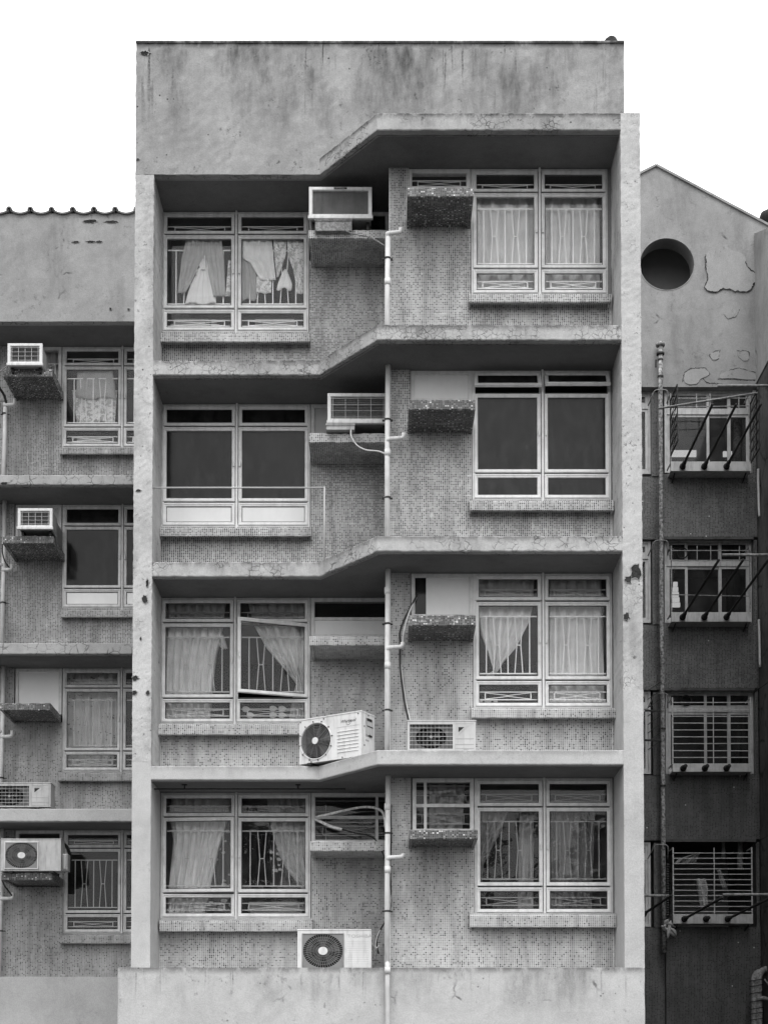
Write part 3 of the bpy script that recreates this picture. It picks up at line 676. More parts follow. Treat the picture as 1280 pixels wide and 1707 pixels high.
opening(A, ta, 519, 0, 1322, 1406, FW, x1=XS, ztop=S[1][0], fill=[(0, 1, .52, 1, 'pane_dim'), (0, 1, 0, .5, 'pane_dim')], bars=(('h', .52), ('v', .88)), grille=('grille_grey', .5, 4))

# spalled patches: chipped plaster rim round exposed concrete
def spall(thing_, tf0, px, py, pw, ph, Y, seed, n=18):
    rnd = random.Random(seed); c = ray(px, py, Y); rx, rz = pw/2*(Y+20)/F_PX, ph/2*(Y+20)/F_PX
    rr = [1 + rnd.uniform(-.32, .22) for _ in range(n)]
    def ring(s, off=0): return [(c.x+rx*rr[k]*s*math.cos(2*math.pi*k/n)+off, c.z+rz*rr[k]*s*math.sin(2*math.pi*k/n)+off) for k in range(n)]
    m = MB(); m.poly(ring(1.13, .003), Y-.007, Y+.01, [ring(.99)]); m.build('chipped_edge', M['lip'], thing_, tf=tf0)
    m = MB(); a = ring(1.0); b = ring(.55)
    vs_ = [(x, Y-.0045+jit(.001), z) for x, z in a] + [(x+jit(.006), Y-.006-jit(.001), z+jit(.006)) for x, z in b] + [(c.x, Y-.005, c.z)]
    fs = [(k, (k+1) % n, n+(k+1) % n, n+k) for k in range(n)] + [(n+k, n+(k+1) % n, 2*n) for k in range(n)]
    m.add(vs_, fs); m.build('exposed_concrete', M['spall'], thing_, tf=tf0)
for i, q in enumerate([(1060, 953, 16, 30), (1047, 966, 13, 13), (1044, 1028, 10, 14)]): spall(A, ta, *q, YR-.004, 30+i)
for i, q in enumerate([(246, 972, 5, 14), (242, 999, 9, 13), (226, 1131, 11, 9), (225, 1155, 8, 7), (247, 1155, 6, 8), (235, 1065, 3, 6), (231, 818, 9, 4)]): spall(A, ta, *q, YL-.004, 50+i)
for i, q in enumerate([(242, 89, 16, 8), (230, 266, 6, 3)]): spall(A, ta, *q, YL-.004, 70+i)

# ================================================================== LEFT NEIGHBOUR
B = thing('apartment_block', 'lower grey apartment block behind at the left, edged with curved roof tiles', 'building', (-6, 4.2, GROUND))
tb = at(B.location)
YBF, YBW, YBB = 4.2, 5.0, 8.4; XB0, XB1 = -9.5, XL0-.002
BS = {4: (wz(536, YBF), 0), 3: (wz(808, YBF), wz(792, YBF)), 2: (wz(1090, YBF), wz(1072, YBF)), 1: (wz(1369, YBF), wz(1348, YBF))}
zbb = wz(1628, YBF-.02); zbt = wz(356, YBF)
rough_wall(XB0, XB1, BS[4][0]+.002, zbt, YBF, YBF+.25, .12, .004).build('parapet', M['plaster_b'], B, tf=tb)
rough_wall(XB0, XB1, GROUND, zbb, YBF-.02, YBW+.2, .2, .003).build('base_wall', M['base_b'], B, tf=tb)
for k in (4, 3, 2, 1):
    z0, z1 = BS[k]; z1 = z1 or z0+.25
    o = slab_mesh([(XB0, YBF+(.005 if k == 4 else 0)), (XB1, YBF+(.005 if k == 4 else 0))], z0, z1, YBB, rough=.004).build('slab', M['slab_b_new' if k == 1 else 'slab_b'], B, tf=tb)
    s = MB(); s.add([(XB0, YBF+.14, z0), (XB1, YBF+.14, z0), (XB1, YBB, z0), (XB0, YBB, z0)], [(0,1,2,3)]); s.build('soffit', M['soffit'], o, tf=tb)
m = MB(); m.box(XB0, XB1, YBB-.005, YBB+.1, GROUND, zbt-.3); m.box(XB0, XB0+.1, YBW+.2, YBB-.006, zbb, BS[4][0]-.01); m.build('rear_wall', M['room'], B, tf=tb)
FB = YBW+.02
bw_rows = {4: (577, 610, 712, 746), 3: (844, 877, 981, 1014), 2: (1113, 1147, 1252, 1286), 1: (1382, 1414, 1523, 1556)}
bw_x = {4: (104, 204.5, 305), 3: (104, 204.5, 305), 2: (104.5, 203, 304), 1: (106, 204, 305)}
bled = {4: (100, 757, 745), 3: (102, 1029, 1017), 2: (97, 1302, 1288), 1: (99, 1573, 1559)}
bsh = {4: (6, 88, 614, 628), 3: (5, 90, 893, 906), 2: (1, 84, 1172, 1184), 1: (3, 88, 1454, 1467)}
bopt = {4: dict(), 3: dict(panes='pane_film', grille=None, panels={(0,2),(1,2)}), 2: dict(grille='grille_grey'), 1: dict(grille='grille', panes='pane_dim')}
bfl = {4: BS[3][1], 3: BS[2][1], 2: BS[1][1], 1: zbb}
for k in (4, 3, 2, 1):
    xs_, ys_ = bw_x[k], bw_rows[k]; ym = (ys_[0]+ys_[3])/2
    wn = window(B, tb, xs_, ys_, FB, frame='frame_b', ztop=BS[k][0], **bopt[k])
    tile = M['tile_b' if k > 2 else 'tile_b2']; xw = wx(xs_[0], ym, YBW)-.004; fz = bfl[k]+.001
    xo = wx(24, ym, YBW); zsh = wz(bsh[k][2], .0+YBF+.02)
    m = MB(); m.box(XB0+.1, xo-.0005, YBW, YBW+.14, fz, BS[k][0]-.004); m.box(xo, xw-.0005, YBW, YBW+.14, fz, wz(bsh[k][3], YBF)-.0)
    m.box(xw, XB1-.001, YBW, YBW+.14, fz, wz(ys_[3], YBW)); m.build('tiled_wall', tile, B, tf=tb)
    lx, l1, l0 = bled[k]; ledge(B, tb, lx, 305, l0, l1, YBW, 'tile_b' if k > 2 else 'tile_b2', .14)
    q = bsh[k]; shelf(B, tb, q[0], q[1], q[2], q[3], YBF-.05, YBW, 'tile_shelf')
    fl_ = {4: [(0, 1, 0, 1, 'pane')], 3: [(0, 1, 0, 1, 'panel_grey')], 2: [(0, 1, 0, 1, 'panel')], 1: [(0, 1, 0, 1, 'pane_dim')]}[k]
    opening(B, tb, 26, xs_[0]-1, ys_[0], {4: 650, 3: 930, 2: 1193, 1: 1476}[k]-2, FB, frame='frame_b', ztop=BS[k][0], fill=fl_, grille=('grille', None) if k in (4, 1) else None)
for i, q in enumerate([(152, 369, 22, 6), (187, 370, 22, 5), (127, 404, 13, 4), (152, 403, 16, 4), (166, 403, 10, 4), (185, 515, 4, 5), (215, 516, 4, 5), (8, 806, 14, 5)]): spall(B, tb, *q, YBF-.004, 80+i)
# roof edge: round cover tiles over sagging pan tiles
pitch = 35.0*(YBF+20.6)/F_PX
x = wx(17.5, 352, YBF); k = 0
cover = None; pan = None
for k in range(-7, 8):
    xc = x+k*pitch
    if xc > XB1-.05: continue
    def arc(cx, r, up, z, n=10):
        return [(cx+r*math.cos(math.pi*i/n), z+(r if up else -r*.32)*math.sin(math.pi*i/n)) for i in range(n+1)]
    if cover is None:
        o_ = arc(0, .052, True, 0); i_ = arc(0, .03, True, 0)[::-1]
        m = MB(); m.poly(o_+i_, 0, .6); cover = m.build('cover_tile', M['rooftile'], B, smooth=False); c1 = cover
        w2 = pitch/2-.01
        o_ = [(-w2+2*w2*i/10, .035-.05*math.sin(math.pi*i/10)) for i in range(11)]; i_ = [(a, b-.025) for a, b in o_][::-1]
        m = MB(); m.poly(o_+i_, 0, .6); pan = m.build('pan_tile', M['rooftile'], B); c2 = pan
    else:
        c1 = cover.copy(); C.objects.link(c1); c2 = pan.copy(); C.objects.link(c2)
    l = tb(Vector((xc, YBF-.07, zbt+.026))); c1.location = l; c1.rotation_euler = (R(8), 0, jit(.02)); c1.scale = (1, 1, random.uniform(.9, 1.1))
    l = tb(Vector((xc+pitch/2, YBF-.045, zbt+.012))); c2.location = l; c2.rotation_euler = (R(8), jit(.015), 0)

# ================================================================== RIGHT NEIGHBOUR
D = thing('gabled_block', 'gabled grey block at the right with a round opening above dark tiled floors', 'building', (5, 6.8, GROUND))
td = at(D.location)
YC = 6.8; XC0, XC1 = 3.0, wx(1262, 900, YC)
def P(px, py, Y): p = ray(px, py, Y); return (p.x, p.z)
ap = P(1093, 278, YC); rt = P(1290, 383, YC); zb = wz(645, YC)
sl = (ap[1]-P(1067, 291, YC)[1])/(ap[0]-P(1067, 291, YC)[0])
lf = (XC0, ap[1]-sl*(ap[0]-XC0))
hc = P(1111, 440.5, YC)
m = MB(); m.poly([(XC0, zb), (XC1+.6, zb), (XC1+.6, rt[1]), rt, ap, lf], YC, YC+.32, [ell(hc[0], hc[1], .505, .49, 56)])
m.build('gable_wall', M['gable'], D, tf=td)
m = MB(); n = 56; e0 = ell(hc[0], hc[1], .505, .49, n); e1 = ell(hc[0], hc[1], .516, .50, n)
m.poly(e1, YC-.008, YC+.01, [e0]); m.build('opening_rim', M['gable_light'], D, tf=td)
# verge along the gable
m = MB(); 
for p, q in ((ap, rt), (lf, ap)): m.bar((p[0], YC+.14, p[1]+.02), (q[0], YC+.14, q[1]+.02), .04, .35)
m.build('verge', M['gable'], D, tf=td)
m = MB(); m.box(XC0, XC1+.6, YC+2.5, YC+2.6, GROUND, lf[1]); m.box(XC0-.1, XC0, YC, YC+2.6, GROUND, lf[1]); m.box(XC0, XC1+.6, YC+.33, YC+2.5, zb+.2, zb+.4)
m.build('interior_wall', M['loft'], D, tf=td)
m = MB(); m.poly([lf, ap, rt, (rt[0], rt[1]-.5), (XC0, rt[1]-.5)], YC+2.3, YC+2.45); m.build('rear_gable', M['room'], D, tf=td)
m = MB(); m.poly([(XC0, zb+.41), (XC1+.5, zb+.41), (XC1+.5, rt[1]-.1), (rt[0]-.1, rt[1]-.1), (ap[0], ap[1]-.1), (XC0, lf[1]-.1)], YC+.9, YC+.98); m.build('loft_partition', M['loft'], D, tf=td)
m = MB(); m.poly(ell(hc[0], hc[1], .504, .489, 56), YC+.012, YC+.318, [ell(hc[0], hc[1], .498, .483, 56)]); m.build('reveal_shade_ring', M['reveal_shade'], D, tf=td)  # thin lining ring, coloured dark in place of shade inside the opening
m = MB()
for p, q in ((ap, rt), (lf, ap)):
    m.add([(p[0], YC+.3, p[1]), (q[0], YC+.3, q[1]), (q[0], YC+2.4, q[1]), (p[0], YC+2.4, p[1])], [(0,1,2,3)])
m.build('roof', M['rooftile'], D, tf=td)
# spandrels
levels = [(790, 895, 655, 'a'), (1038, 1147, 903, 'b'), (1290, 1399, 1155, 'c'), (1545, 1760, 1407, 'd')]
xj = wx(1101, 900, YC)
for i, (a, b, top, nm) in enumerate(levels):
    z1 = wz(a, YC); z0 = wz(b, YC) if i < 3 else GROUND
    mt = M['tile_c' if i < 2 else 'tile_c2']
    m = MB(); m.box(xj+.05, XC1, YC, YC+.3, z0, z1); m.build('spandrel', mt, D, tf=td)
    m = MB(); m.box(XC0, xj+.049, YC+.12, YC+.3, z0, z1); m.build('spandrel', mt, D, tf=td)
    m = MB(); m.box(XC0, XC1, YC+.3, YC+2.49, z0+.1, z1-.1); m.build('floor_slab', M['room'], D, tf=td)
    m = MB(); m.box(xj+.05, XC1-.08, YC-.02, YC+.02, z0-.05, z0-.001) if i < 3 else None
    if m.f: m.build('drip_edge', M['dirty'], D, tf=td)
    # dark tiled pier between the two bays
    zt = wz([645, 895, 1147, 1399][i], YC)-.001
    m = MB(); m.box(wx(1088, 900, YC), xj+.03, YC+.1, YC+.3, z1+.001, zt-.05); m.build('pier', mt, D, tf=td)
    m = MB(); m.box(wx(1256, 900, YC), XC1-.01, YC+.02, YC+.3, z1+.001, zt-.05); m.build('pier', mt, D, tf=td)
def cwin(xs, ys, Y, panes='pane_c'):
    X = [wx(p, (ys[0]+ys[-1])/2, Y) for p in xs]; Z = [wz(p, Y) for p in ys]
    f = MB(); f.frame(X[0], X[-1], Z[-1], Z[0], [(0, Y+.1), (0, Y), (.045, Y), (.05, Y+.01), (.05, Y+.1)])
    f.box(X[0]+.05, X[-1]-.05, Y+.001, Y+.08, Z[1]-.04, Z[1]+.04)
    w_ = f.build('window', M['frame_c'], D, tf=td)
    for i in range(len(X)-1):
        for j in range(2):
            s = MB(); yy = Y+.02+(i % 2)*.025
            a, b = X[i]+(.05 if i == 0 else -.02), X[i+1]-(.05 if i == len(X)-2 else -.02); zb_, zt_ = Z[j+1]+(.05 if j else .04), Z[j]-(.04 if j else .05)
            s.frame(a, b, zb_, zt_, [(0, yy+.022), (0, yy), (.045, yy), (.05, yy+.006), (.05, yy+.022)])
            s.build('sash', M['frame_c'], w_, tf=td)
            p = MB(); p.box(a+.045, b-.045, yy+.01, yy+.014, zb_+.045, zt_-.045); p.build('pane', M[panes], w_, tf=td)
YCW = YC+.16
for i, (xs_, ys_) in enumerate([((1107, 1180, 1215, 1252), (650, 687, 788)), ((1107, 1144, 1200, 1252), (898, 940, 1038)), ((1109, 1176, 1215, 1256), (1150, 1183, 1290)), ]):
    cwin(xs_, ys_, YCW)
for (a, b) in ((652, 790), (902, 1038), (1152, 1290), (1404, 1545)):
    cwin((1040, 1084), (a, a+26, b), YC+.2, 'pane')
# security cages: tray, posts, bars
trays = [(1117, 1250, 770, 786, 650), (1118, 1251, 1021, 1037, 902), (1120, 1252, 1273, 1287, 1155), (1121, 1254, 1524, 1540, 1405)]
YT = YC-.28
for i, (a, b, t, bt, hd) in enumerate(trays):
    xa, xb_ = wx(a, t, YT), wx(b, t, YT); z1, z0, zh = wz(t, YT), wz(bt, YT), wz(hd+ (8 if i else 6), YT)
    cg = MB()
    for xx in (xa+.01, xb_-.01):
        cg.bar((xx, YT+.01, z0), (xx, YT+.01, zh), .022)
        cg.bar((xx, YT+.01, zh), (xx, YC+.1, zh), .018); cg.bar((xx, YT+.01, z1), (xx, YC+.1, z1), .018)
    rows = [.93] if i < 2 else [(q+.9)/9.6 for q in range(9)]
    if i == 3: rows = [(q+.5)/12.5 for q in range(12)]
    for q in rows: cg.bar((xa, YT, z1+(zh-z1)*q), (xb_, YT, z1+(zh-z1)*q+jit(.006)), .014)
    if i == 1: cg.bar((xa, YT, z1+.33), (xb_, YT, z1+.3), .012); cg.bar((xa, YT, z1+(zh-z1)*.78), (xb_, YT, z1+(zh-z1)*.78), .016)
    if i == 0: cg.bar((xa, YT, z1+(zh-z1)*.80), (xb_, YT, z1+(zh-z1)*.82), .014)
    for q in ([.52] if i > 1 else [.33, .5, .86]): cg.bar((xa+q*(xb_-xa), YT, z1 if i > 1 else z1+(zh-z1)*.78), (xa+q*(xb_-xa), YT, zh), .016)
    cage = cg.build('window_cage', M['grille_c' if i < 2 else 'grille_lt'], D, tf=td)
    tr = MB(); tr.cbox(xa, xb_, YT-.02, YT+.02, z0, z1, .004); tr.box(xa, xb_, YT+.021, YC-.001, z0, z0+.02); tr.build('tray', M['enamel_old'] if i < 2 else M['frame_c'], cage, tf=td)
    bk = MB()
    for xx in (xa+.08, xb_-.08): bk.bar((xx, YT+.02, z0-.02), (xx, YC, z0-.09), .02)
    bk.build('bracket', M['rust'], cage, tf=td)
# opened lattice leaves of the top cage
for (x_a, x_b, y0_, y1_) in ((1117, 1141, 655, 756), (1250, 1268, 660, 768)):
    xa = wx(x_a, 700, YT); z1, z0 = wz(y0_, YT-.3), wz(y1_+0, YT-.1)
    m = MB(); Ye = YT-.62
    m.bar((xa, YT, z0), (xa, YT, z1), .02); m.bar((xa, Ye, z0), (xa, Ye, z1), .02)
    m.bar((xa, YT, z0), (xa, Ye, z0), .02); m.bar((xa, YT, z1), (xa, Ye, z1), .02)
    N = 6
    for q in range(1, N): m.bar((xa, YT, z0+(z1-z0)*q/N), (xa, Ye, z0+(z1-z0)*q/N), .016); 
    for q in range(N): m.bar((xa, YT, z0+(z1-z0)*q/N), (xa, Ye, z0+(z1-z0)*(q+1)/N), .009)
    m.build('opened_cage_leaf', M['rust'], D, tf=td)
# lit room lamps
m = MB(); zl1 = wz(752, YC+1.9); m.box(wx(1115, 750, YC+1.9), wx(1160, 750, YC+1.9), YC+1.9, YC+1.95, zl1-.1, zl1+.02); m.box(wx(1205, 757, YC+1.9), wx(1222, 757, YC+1.9), YC+1.9, YC+1.95, zl1-.1, zl1+.0)
lamps = tag(m.build('ceiling_lamp', M['lamp']), 'bright lit lamp inside the topmost caged window at right', 'lamp')
m = MB(); zl2 = wz(1000, YC+.9)
for q in range(5): m.box(wx(1118+q, 990, YC+.9), wx(1133-q, 990, YC+.9), YC+.9, YC+.95, zl2-.13+.1*q, zl2-.05+.1*q)
tag(m.build('slatted_lamp', M['lamp']), 'bright slatted lamp inside the second caged window at right', 'lamp')

# cracked render on the gable
def crack_line(pts, Y, wd, parent, tf0):
    m = MB(); P_ = [ray(x, y, Y) for x, y in pts]; out_ = []
    for a, b in zip(P_[:-1], P_[1:]):
        n = max(2, int((b-a).length/.022))
        for k in range(n): out_.append(a+(b-a)*k/n+Vector((jit(.011), 0, jit(.011))))
    out_.append(P_[-1])
    vs_ = []; 
    for i, p in enumerate(out_):
        t = (out_[min(i+1, len(out_)-1)]-out_[max(i-1, 0)]).normalized(); nn = Vector((-t.z, 0, t.x))
        w_ = wd*random.uniform(.15, .9)/2
        vs_ += [p+nn*w_+Vector((0, -.003, 0)), p-nn*w_+Vector((0, -.003, 0))]
    m.add(vs_, [(2*i, 2*i+1, 2*i+3, 2*i+2) for i in range(len(out_)-1)])
    return m.build('crack', M['spall'], parent, tf=tf0)
def organic(P_, n=5, j=.9):
    o_ = []; N = len(P_)
    for i in range(N):
        p0, p1, p2, p3 = [Vector(P_[(i+k) % N]) for k in (-1, 0, 1, 2)]
        for k in range(n):
            t = k/n; q = .5*((2*p1)+(-p0+p2)*t+(2*p0-5*p1+4*p2-p3)*t*t+(-p0+3*p1-3*p2+p3)*t**3); o_.append((q.x+jit(j), q.y+jit(j)))
    return o_
pl = [(1176,424),(1188,418),(1215,416),(1238,424),(1246,445),(1258,457),(1256,474),(1246,486),(1225,485),(1205,481),(1192,487),(1174,480),(1180,465),(1176,448),(1176,424)]
og = organic(pl[:-1]); m = MB(); m.poly([P(x_, y_, YC-.018) for x_, y_ in og], YC-.018, YC+.01); m.build('render_patch', M['gable_light'], D, tf=td)
crack_line(og[18:]+og[:1], YC-.0185, .028, D, td)
for fl in ([(1184,590),(1198,586),(1195,599),(1186,598)], [(1229,588),(1241,586),(1247,590),(1245,601),(1234,598)], [(1141,622),(1153,616),(1174,615),(1181,624),(1168,631),(1160,640),(1142,638)], [(1198,630),(1206,620),(1228,616),(1244,618),(1258,624),(1258,632),(1225,631)], [(1208,526),(1216,522),(1222,527),(1214,531)]):
    fl = organic(fl, 4, .7); m = MB(); m.poly([P(x_, y_, YC-.012) for x_, y_ in fl], YC-.012, YC+.01); m.build('render_patch', M['gable_light'], D, tf=td)
crack_line([(1204,524),(1214,530),(1226,528),(1232,516)], YC, .016, D, td)
crack_line([(1181,592),(1190,586),(1199,584),(1196,600),(1184,598),(1181,592)], YC, .02, D, td)
crack_line([(1226,586),(1240,584),(1248,588),(1247,600)], YC, .018, D, td)
crack_line([(1137,636),(1140,622),(1152,614),(1175,613),(1183,624),(1170,630),(1178,638),(1215,642)], YC, .022, D, td)
crack_line([(1212,618),(1230,613),(1245,618),(1262,622)], YC, .02, D, td); crack_line([(1195,632),(1225,633),(1262,634)], YC, .02, D, td)
crack_line([(1175,442),(1184,443)], YC-.008, .045, D, td); crack_line([(1207,441),(1214,439),(1213,445),(1207,441)], YC-.008, .02, D, td)

# dark side wall at the right edge
E = thing('side_block', 'dark stained side wall of the building at the right edge', 'building', (7, 4, GROUND))
te = at(E.location)
XE = XC1+.005; ztE = wz(377, YC)
zA, zB = wz(389, YC), wz(380, 5.9); zt_at = lambda y: zA+(zB-zA)*(y-YC)/(5.9-YC)
def yz_prism(m, x0, x1, pts): n = len(pts); m.add([(x0, y, z) for y, z in pts]+[(x1, y, z) for y, z in pts], [tuple(range(n)), tuple(range(2*n-1, n-1, -1))]+[(k, (k+1) % n, n+(k+1) % n, n+k) for k in range(n)])
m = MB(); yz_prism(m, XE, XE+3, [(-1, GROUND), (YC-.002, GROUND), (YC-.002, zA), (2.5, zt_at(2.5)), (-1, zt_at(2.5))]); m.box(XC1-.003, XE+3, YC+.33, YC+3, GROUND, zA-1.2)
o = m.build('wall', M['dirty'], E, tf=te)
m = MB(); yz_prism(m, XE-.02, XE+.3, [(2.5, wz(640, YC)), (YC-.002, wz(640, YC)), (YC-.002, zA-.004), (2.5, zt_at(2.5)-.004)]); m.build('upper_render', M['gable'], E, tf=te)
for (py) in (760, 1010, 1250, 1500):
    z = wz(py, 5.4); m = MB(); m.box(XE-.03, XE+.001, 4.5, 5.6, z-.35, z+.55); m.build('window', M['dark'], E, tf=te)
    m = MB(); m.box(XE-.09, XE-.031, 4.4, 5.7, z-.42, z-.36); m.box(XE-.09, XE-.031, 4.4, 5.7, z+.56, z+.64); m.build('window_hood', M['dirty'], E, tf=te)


# ================================================================== THINGS
# ---- drain pipe in the corner of the main block
def pipe_thing(name, label, cat, loc): return thing(name, label, cat, loc)
XP = wx(645.5, 900, -.27); YP = -.27; RP = .037
dp = thing('drain_pipe', 'white plastic drain pipe running down the middle corner of the tall block', 'drain pipe', (XP, -1.03, GROUND)); tp = at(dp.location)
secs = [(wz(388, YP), FLOOR[4]), (S[3][0], FLOOR[3]), (S[2][0], FLOOR[2]), (S[1][0], ZBASE+.03)]
for zt, zb_ in secs:
    m = MB(); zm_ = zb_+(zt-zb_)*.52
    m.tube([(XP+.012, YP, zt), (XP, YP, zm_), (XP-.004, YP, zb_)], RP, 14); m.build('pipe', M['pvc'], dp, smooth=True, tf=tp)
for py, c in ((470, 0), (755, 0), (985, 0), (1110, 0), (1345, 0), (1450, 0)):
    z = wz(py, YP); m = MB(); m.tube([(XP+.004, YP, z-.045), (XP+.004, YP, z+.045)], RP+.007, 14); m.build('coupling', M['pvc'], dp, smooth=True, tf=tp)
for py in (431, 700, 830, 1040, 1184, 1389, 1519):
    z = wz(py, YP); m = MB(); m.tube([(XP+.004, YP, z-.012), (XP+.004, YP, z+.012)], RP+.006, 14); m.bar((XP-.07, YP+.02, z), (XP+.075, YP+.02, z), .018, .03); m.box(XP-.01, XP+.01, YP, YWR, z-.008, z+.008)
    m.build('clamp', M['clamp'], dp, tf=tp)
def arcpts(a, b, c, n=5):     # rounded corner a-b-c
    a, b, c = Vector(a), Vector(b), Vector(c); return [(1-t)**2*a+2*t*(1-t)*b+t*t*c for t in [i/n for i in range(n+1)]]
for py, px1, pt in ((388, 668, 380), (731, 673, 722), (1079, 671, 1071), (1429, 672, 1423)):
    z = wz(py, YP-.03); x1_ = wx(px1, py, YP-.03); zt = wz(pt, YP-.03)
    pts = [(XP, YP-.01, z-.03), (XP+.03, YP-.03, z-.004)] + [(x1_-.06, YP-.03, z+.004)] + arcpts((x1_-.04, YP-.03, z+.006), (x1_, YP-.03, z+.006), (x1_, YP-.03, z+.045)) + [(x1_, YP-.03, zt)]
    m = MB(); m.tube(pts, .029, 12); m.build('branch_pipe', M['pvc'], dp, smooth=True, tf=tp)
m = MB(); m.tube([(XP, YP, ZBASE+.06)]+arcpts((XP, YP-.1, ZBASE+.06), (XP, YP-.12, ZBASE+.05), (XP, YP-.2, ZBASE+.05))+[(XP, -.9, ZBASE+.05)]+arcpts((XP, -.97, ZBASE+.05), (XP, -1.03, ZBASE+.05), (XP, -1.03, ZBASE-.02))+[(XP, -1.03, GROUND+.13)], RP*.88, 14)
m.build('foot_pipe', M['pvc_b'], dp, smooth=True, tf=tp)
m = MB(); m.tube([(XP, -1.03, ZBASE-.09), (XP, -1.03, ZBASE+.0)], RP+.003, 14); m.build('coupling', M['pvc_b'], dp, smooth=True, tf=tp)
# ---- drain pipe of the left neighbour
YQ = YBW-.12
for (label, X_px, secs_, brs) in (('grey plastic drain pipe down the left edge of the lower block', 9, ((672, 792), (830, 1072), (1104, 1348), (1375, 1627)), ((675, 25, 667), (950, 20, 943), (1228, 21, 1220), (1498, 22, 1490))),):
    xq = wx(X_px, 1000, YQ); q = thing('drain_pipe', label, 'drain pipe', (xq, YQ, zbb)); tq = at(q.location)
    for i, (a, b) in enumerate(secs_):
        zt = wz(a, YQ) if i == 0 else BS[4-i][0]; zb_ = (BS[3-i][1] if i < 3 else zbb+.02)
        m = MB(); m.tube([(xq-.02, YQ, zt), (xq-.03, YQ, zb_+(zt-zb_)*.5), (xq-.05, YQ, zb_)], .038, 12); m.build('pipe', M['pvc_b'], q, smooth=True, tf=tq)
    for py, px1, pt in brs:
        z = wz(py, YQ-.03); x1_ = wx(px1, py, YQ-.03)
        m = MB(); m.tube([(xq-.05, YQ-.02, z), (x1_-.05, YQ-.03, z+.004)]+arcpts((x1_-.04, YQ-.03, z+.005), (x1_, YQ-.03, z+.005), (x1_, YQ-.03, z+.05))+[(x1_, YQ-.03, wz(pt, YQ-.03)+.02)], .03, 12)
        m.tube([(xq-.5, YQ-.02, z+.1), (xq-.03, YQ-.02, z+.09)], .03, 10); m.build('branch_pipe', M['pvc_b'], q, smooth=True, tf=tq)
    for py in (690, 1005, 1297, 1552):
        z = wz(py, YQ); m = MB(); m.tube([(xq-.035, YQ, z-.012), (xq-.035, YQ, z+.012)], .046, 12); m.bar((xq-.11, YQ+.02, z), (xq+.05, YQ+.02, z), .016); m.build('clamp', M['clamp'], q, tf=tq)
# ---- old painted downpipe of the right neighbour
YV = YC-.12; xv = wx(1103, 1100, YV)
v = thing('drain_pipe', 'old peeling downpipe with a capped top on the right neighbour', 'drain pipe', (xv, YV, wz(1588, YV))); tv = at(v.location)
m = MB(); zz = [wz(p, YV) for p in (577, 650, 800, 1000, 1200, 1400, 1588)]
m.tube([(xv+jit(.008), YV, z) for z in zz], .042, 12); m.build('pipe', M['pipe_c'], v, smooth=True, tf=tv)
m = MB(); z = wz(575, YV); m.tube([(xv, YV, z-.03), (xv, YV, z-.02), (xv, YV, z+.03), (xv, YV, z+.05)], [.05, .085, .085, .045], 14); m.build('vent_cap', M['pipe_c'], v, smooth=True, tf=tv)
m = MB()
for q_, r_ in ((590, .075), (600, .05), (628, .055), (1215, .055), (1310, .055)):
    z = wz(q_, YV); m.tube([(xv, YV, z-.014), (xv, YV, z+.014)], r_, 12)
m.bar((xv-.08, YV, wz(600, YV)), (xv-.085, YV, wz(612, YV)), .03); m.build('collar', M['rust'], v, tf=tv)
for py in (651, 902, 1157, 1409):
    z = wz(py, YV-.05); xa, xb_ = wx(1089, py, YV-.05), wx(1113, py, YV-.05)
    m = MB(); m.tube([(xa-.08, YV+.1, z-.22)]+arcpts((xa-.02, YV-.03, z-.08), (xa, YV-.06, z+.01), (xa+.08, YV-.06, z+.01))+arcpts((xb_-.08, YV-.06, z+.01), (xb_, YV-.06, z+.01), (xb_, YV-.04, z-.07))+[(xb_, YV, z-.25)], .011, 8)
    m.build('stay_hook', M['grille_c'], v, smooth=True, tf=tv)
# thick lagged pipes, lower right
YK = YC-.45; xk = wx(1260, 1660, YK)
k_ = thing('lagged_pipe', 'thick lagged pipe strapped with black ties in the lower right corner', 'pipe', (xk, YK, GROUND)); tk = at(k_.location)
zt = wz(1628, YK)
m = MB(); m.tube([(xk-.045, YK, GROUND)] + [(xk-.045+jit(.008), YK+jit(.005), z_*(zt-GROUND)/12+GROUND) for z_ in range(1, 12)] + arcpts((xk-.045, YK, zt-.1), (xk-.045, YK, zt+.08), (xk+.12, YK+.1, zt+.1)) + [(xk+.3, YK+.3, zt+.12)], .055, 10); m.build('pipe', M['lag'], k_, smooth=True, tf=tk)
m = MB(); m.tube([(xk+.045, YK, GROUND)] + [(xk+.045+jit(.008), YK+jit(.005), z_*(zt-GROUND)/12+GROUND) for z_ in range(1, 12)] + arcpts((xk+.045, YK, zt-.06), (xk+.045, YK, zt+.1), (xk+.2, YK+.1, zt+.14)) + [(xk+.3, YK+.3, zt+.15)], .06, 10); m.build('pipe', M['lag'], k_, smooth=True, tf=tk)
for py in (1634, 1643, 1655, 1669, 1681, 1689, 1699):
    z = wz(py, YK); e = [(xk+.125*math.cos(a_), YK+.07*math.sin(a_), z+.02*math.cos(a_)) for a_ in [2*math.pi*i/16 for i in range(17)]]
    m = MB(); m.tube(e, .008, 6, False); m.build('cable_tie', M['cable'], k_, tf=tk)
m = MB(); z = wz(1666, YK)
m.tube([(xk, YK-.1, z), (xk+.1, YK-.1, z+.02), (xk+.3, YK, z-.02), (xk+.6, YK, z-.1)], [.03, .035, .03, .03], 8); m.tube([(xk+.15, YK, zt-.05), (xk+.2, YK-.05, zt-.15), (xk+.45, YK, zt-.1)], .02, 8); m.build('branch_pipe', M['lag'], k_, smooth=True, tf=tk)

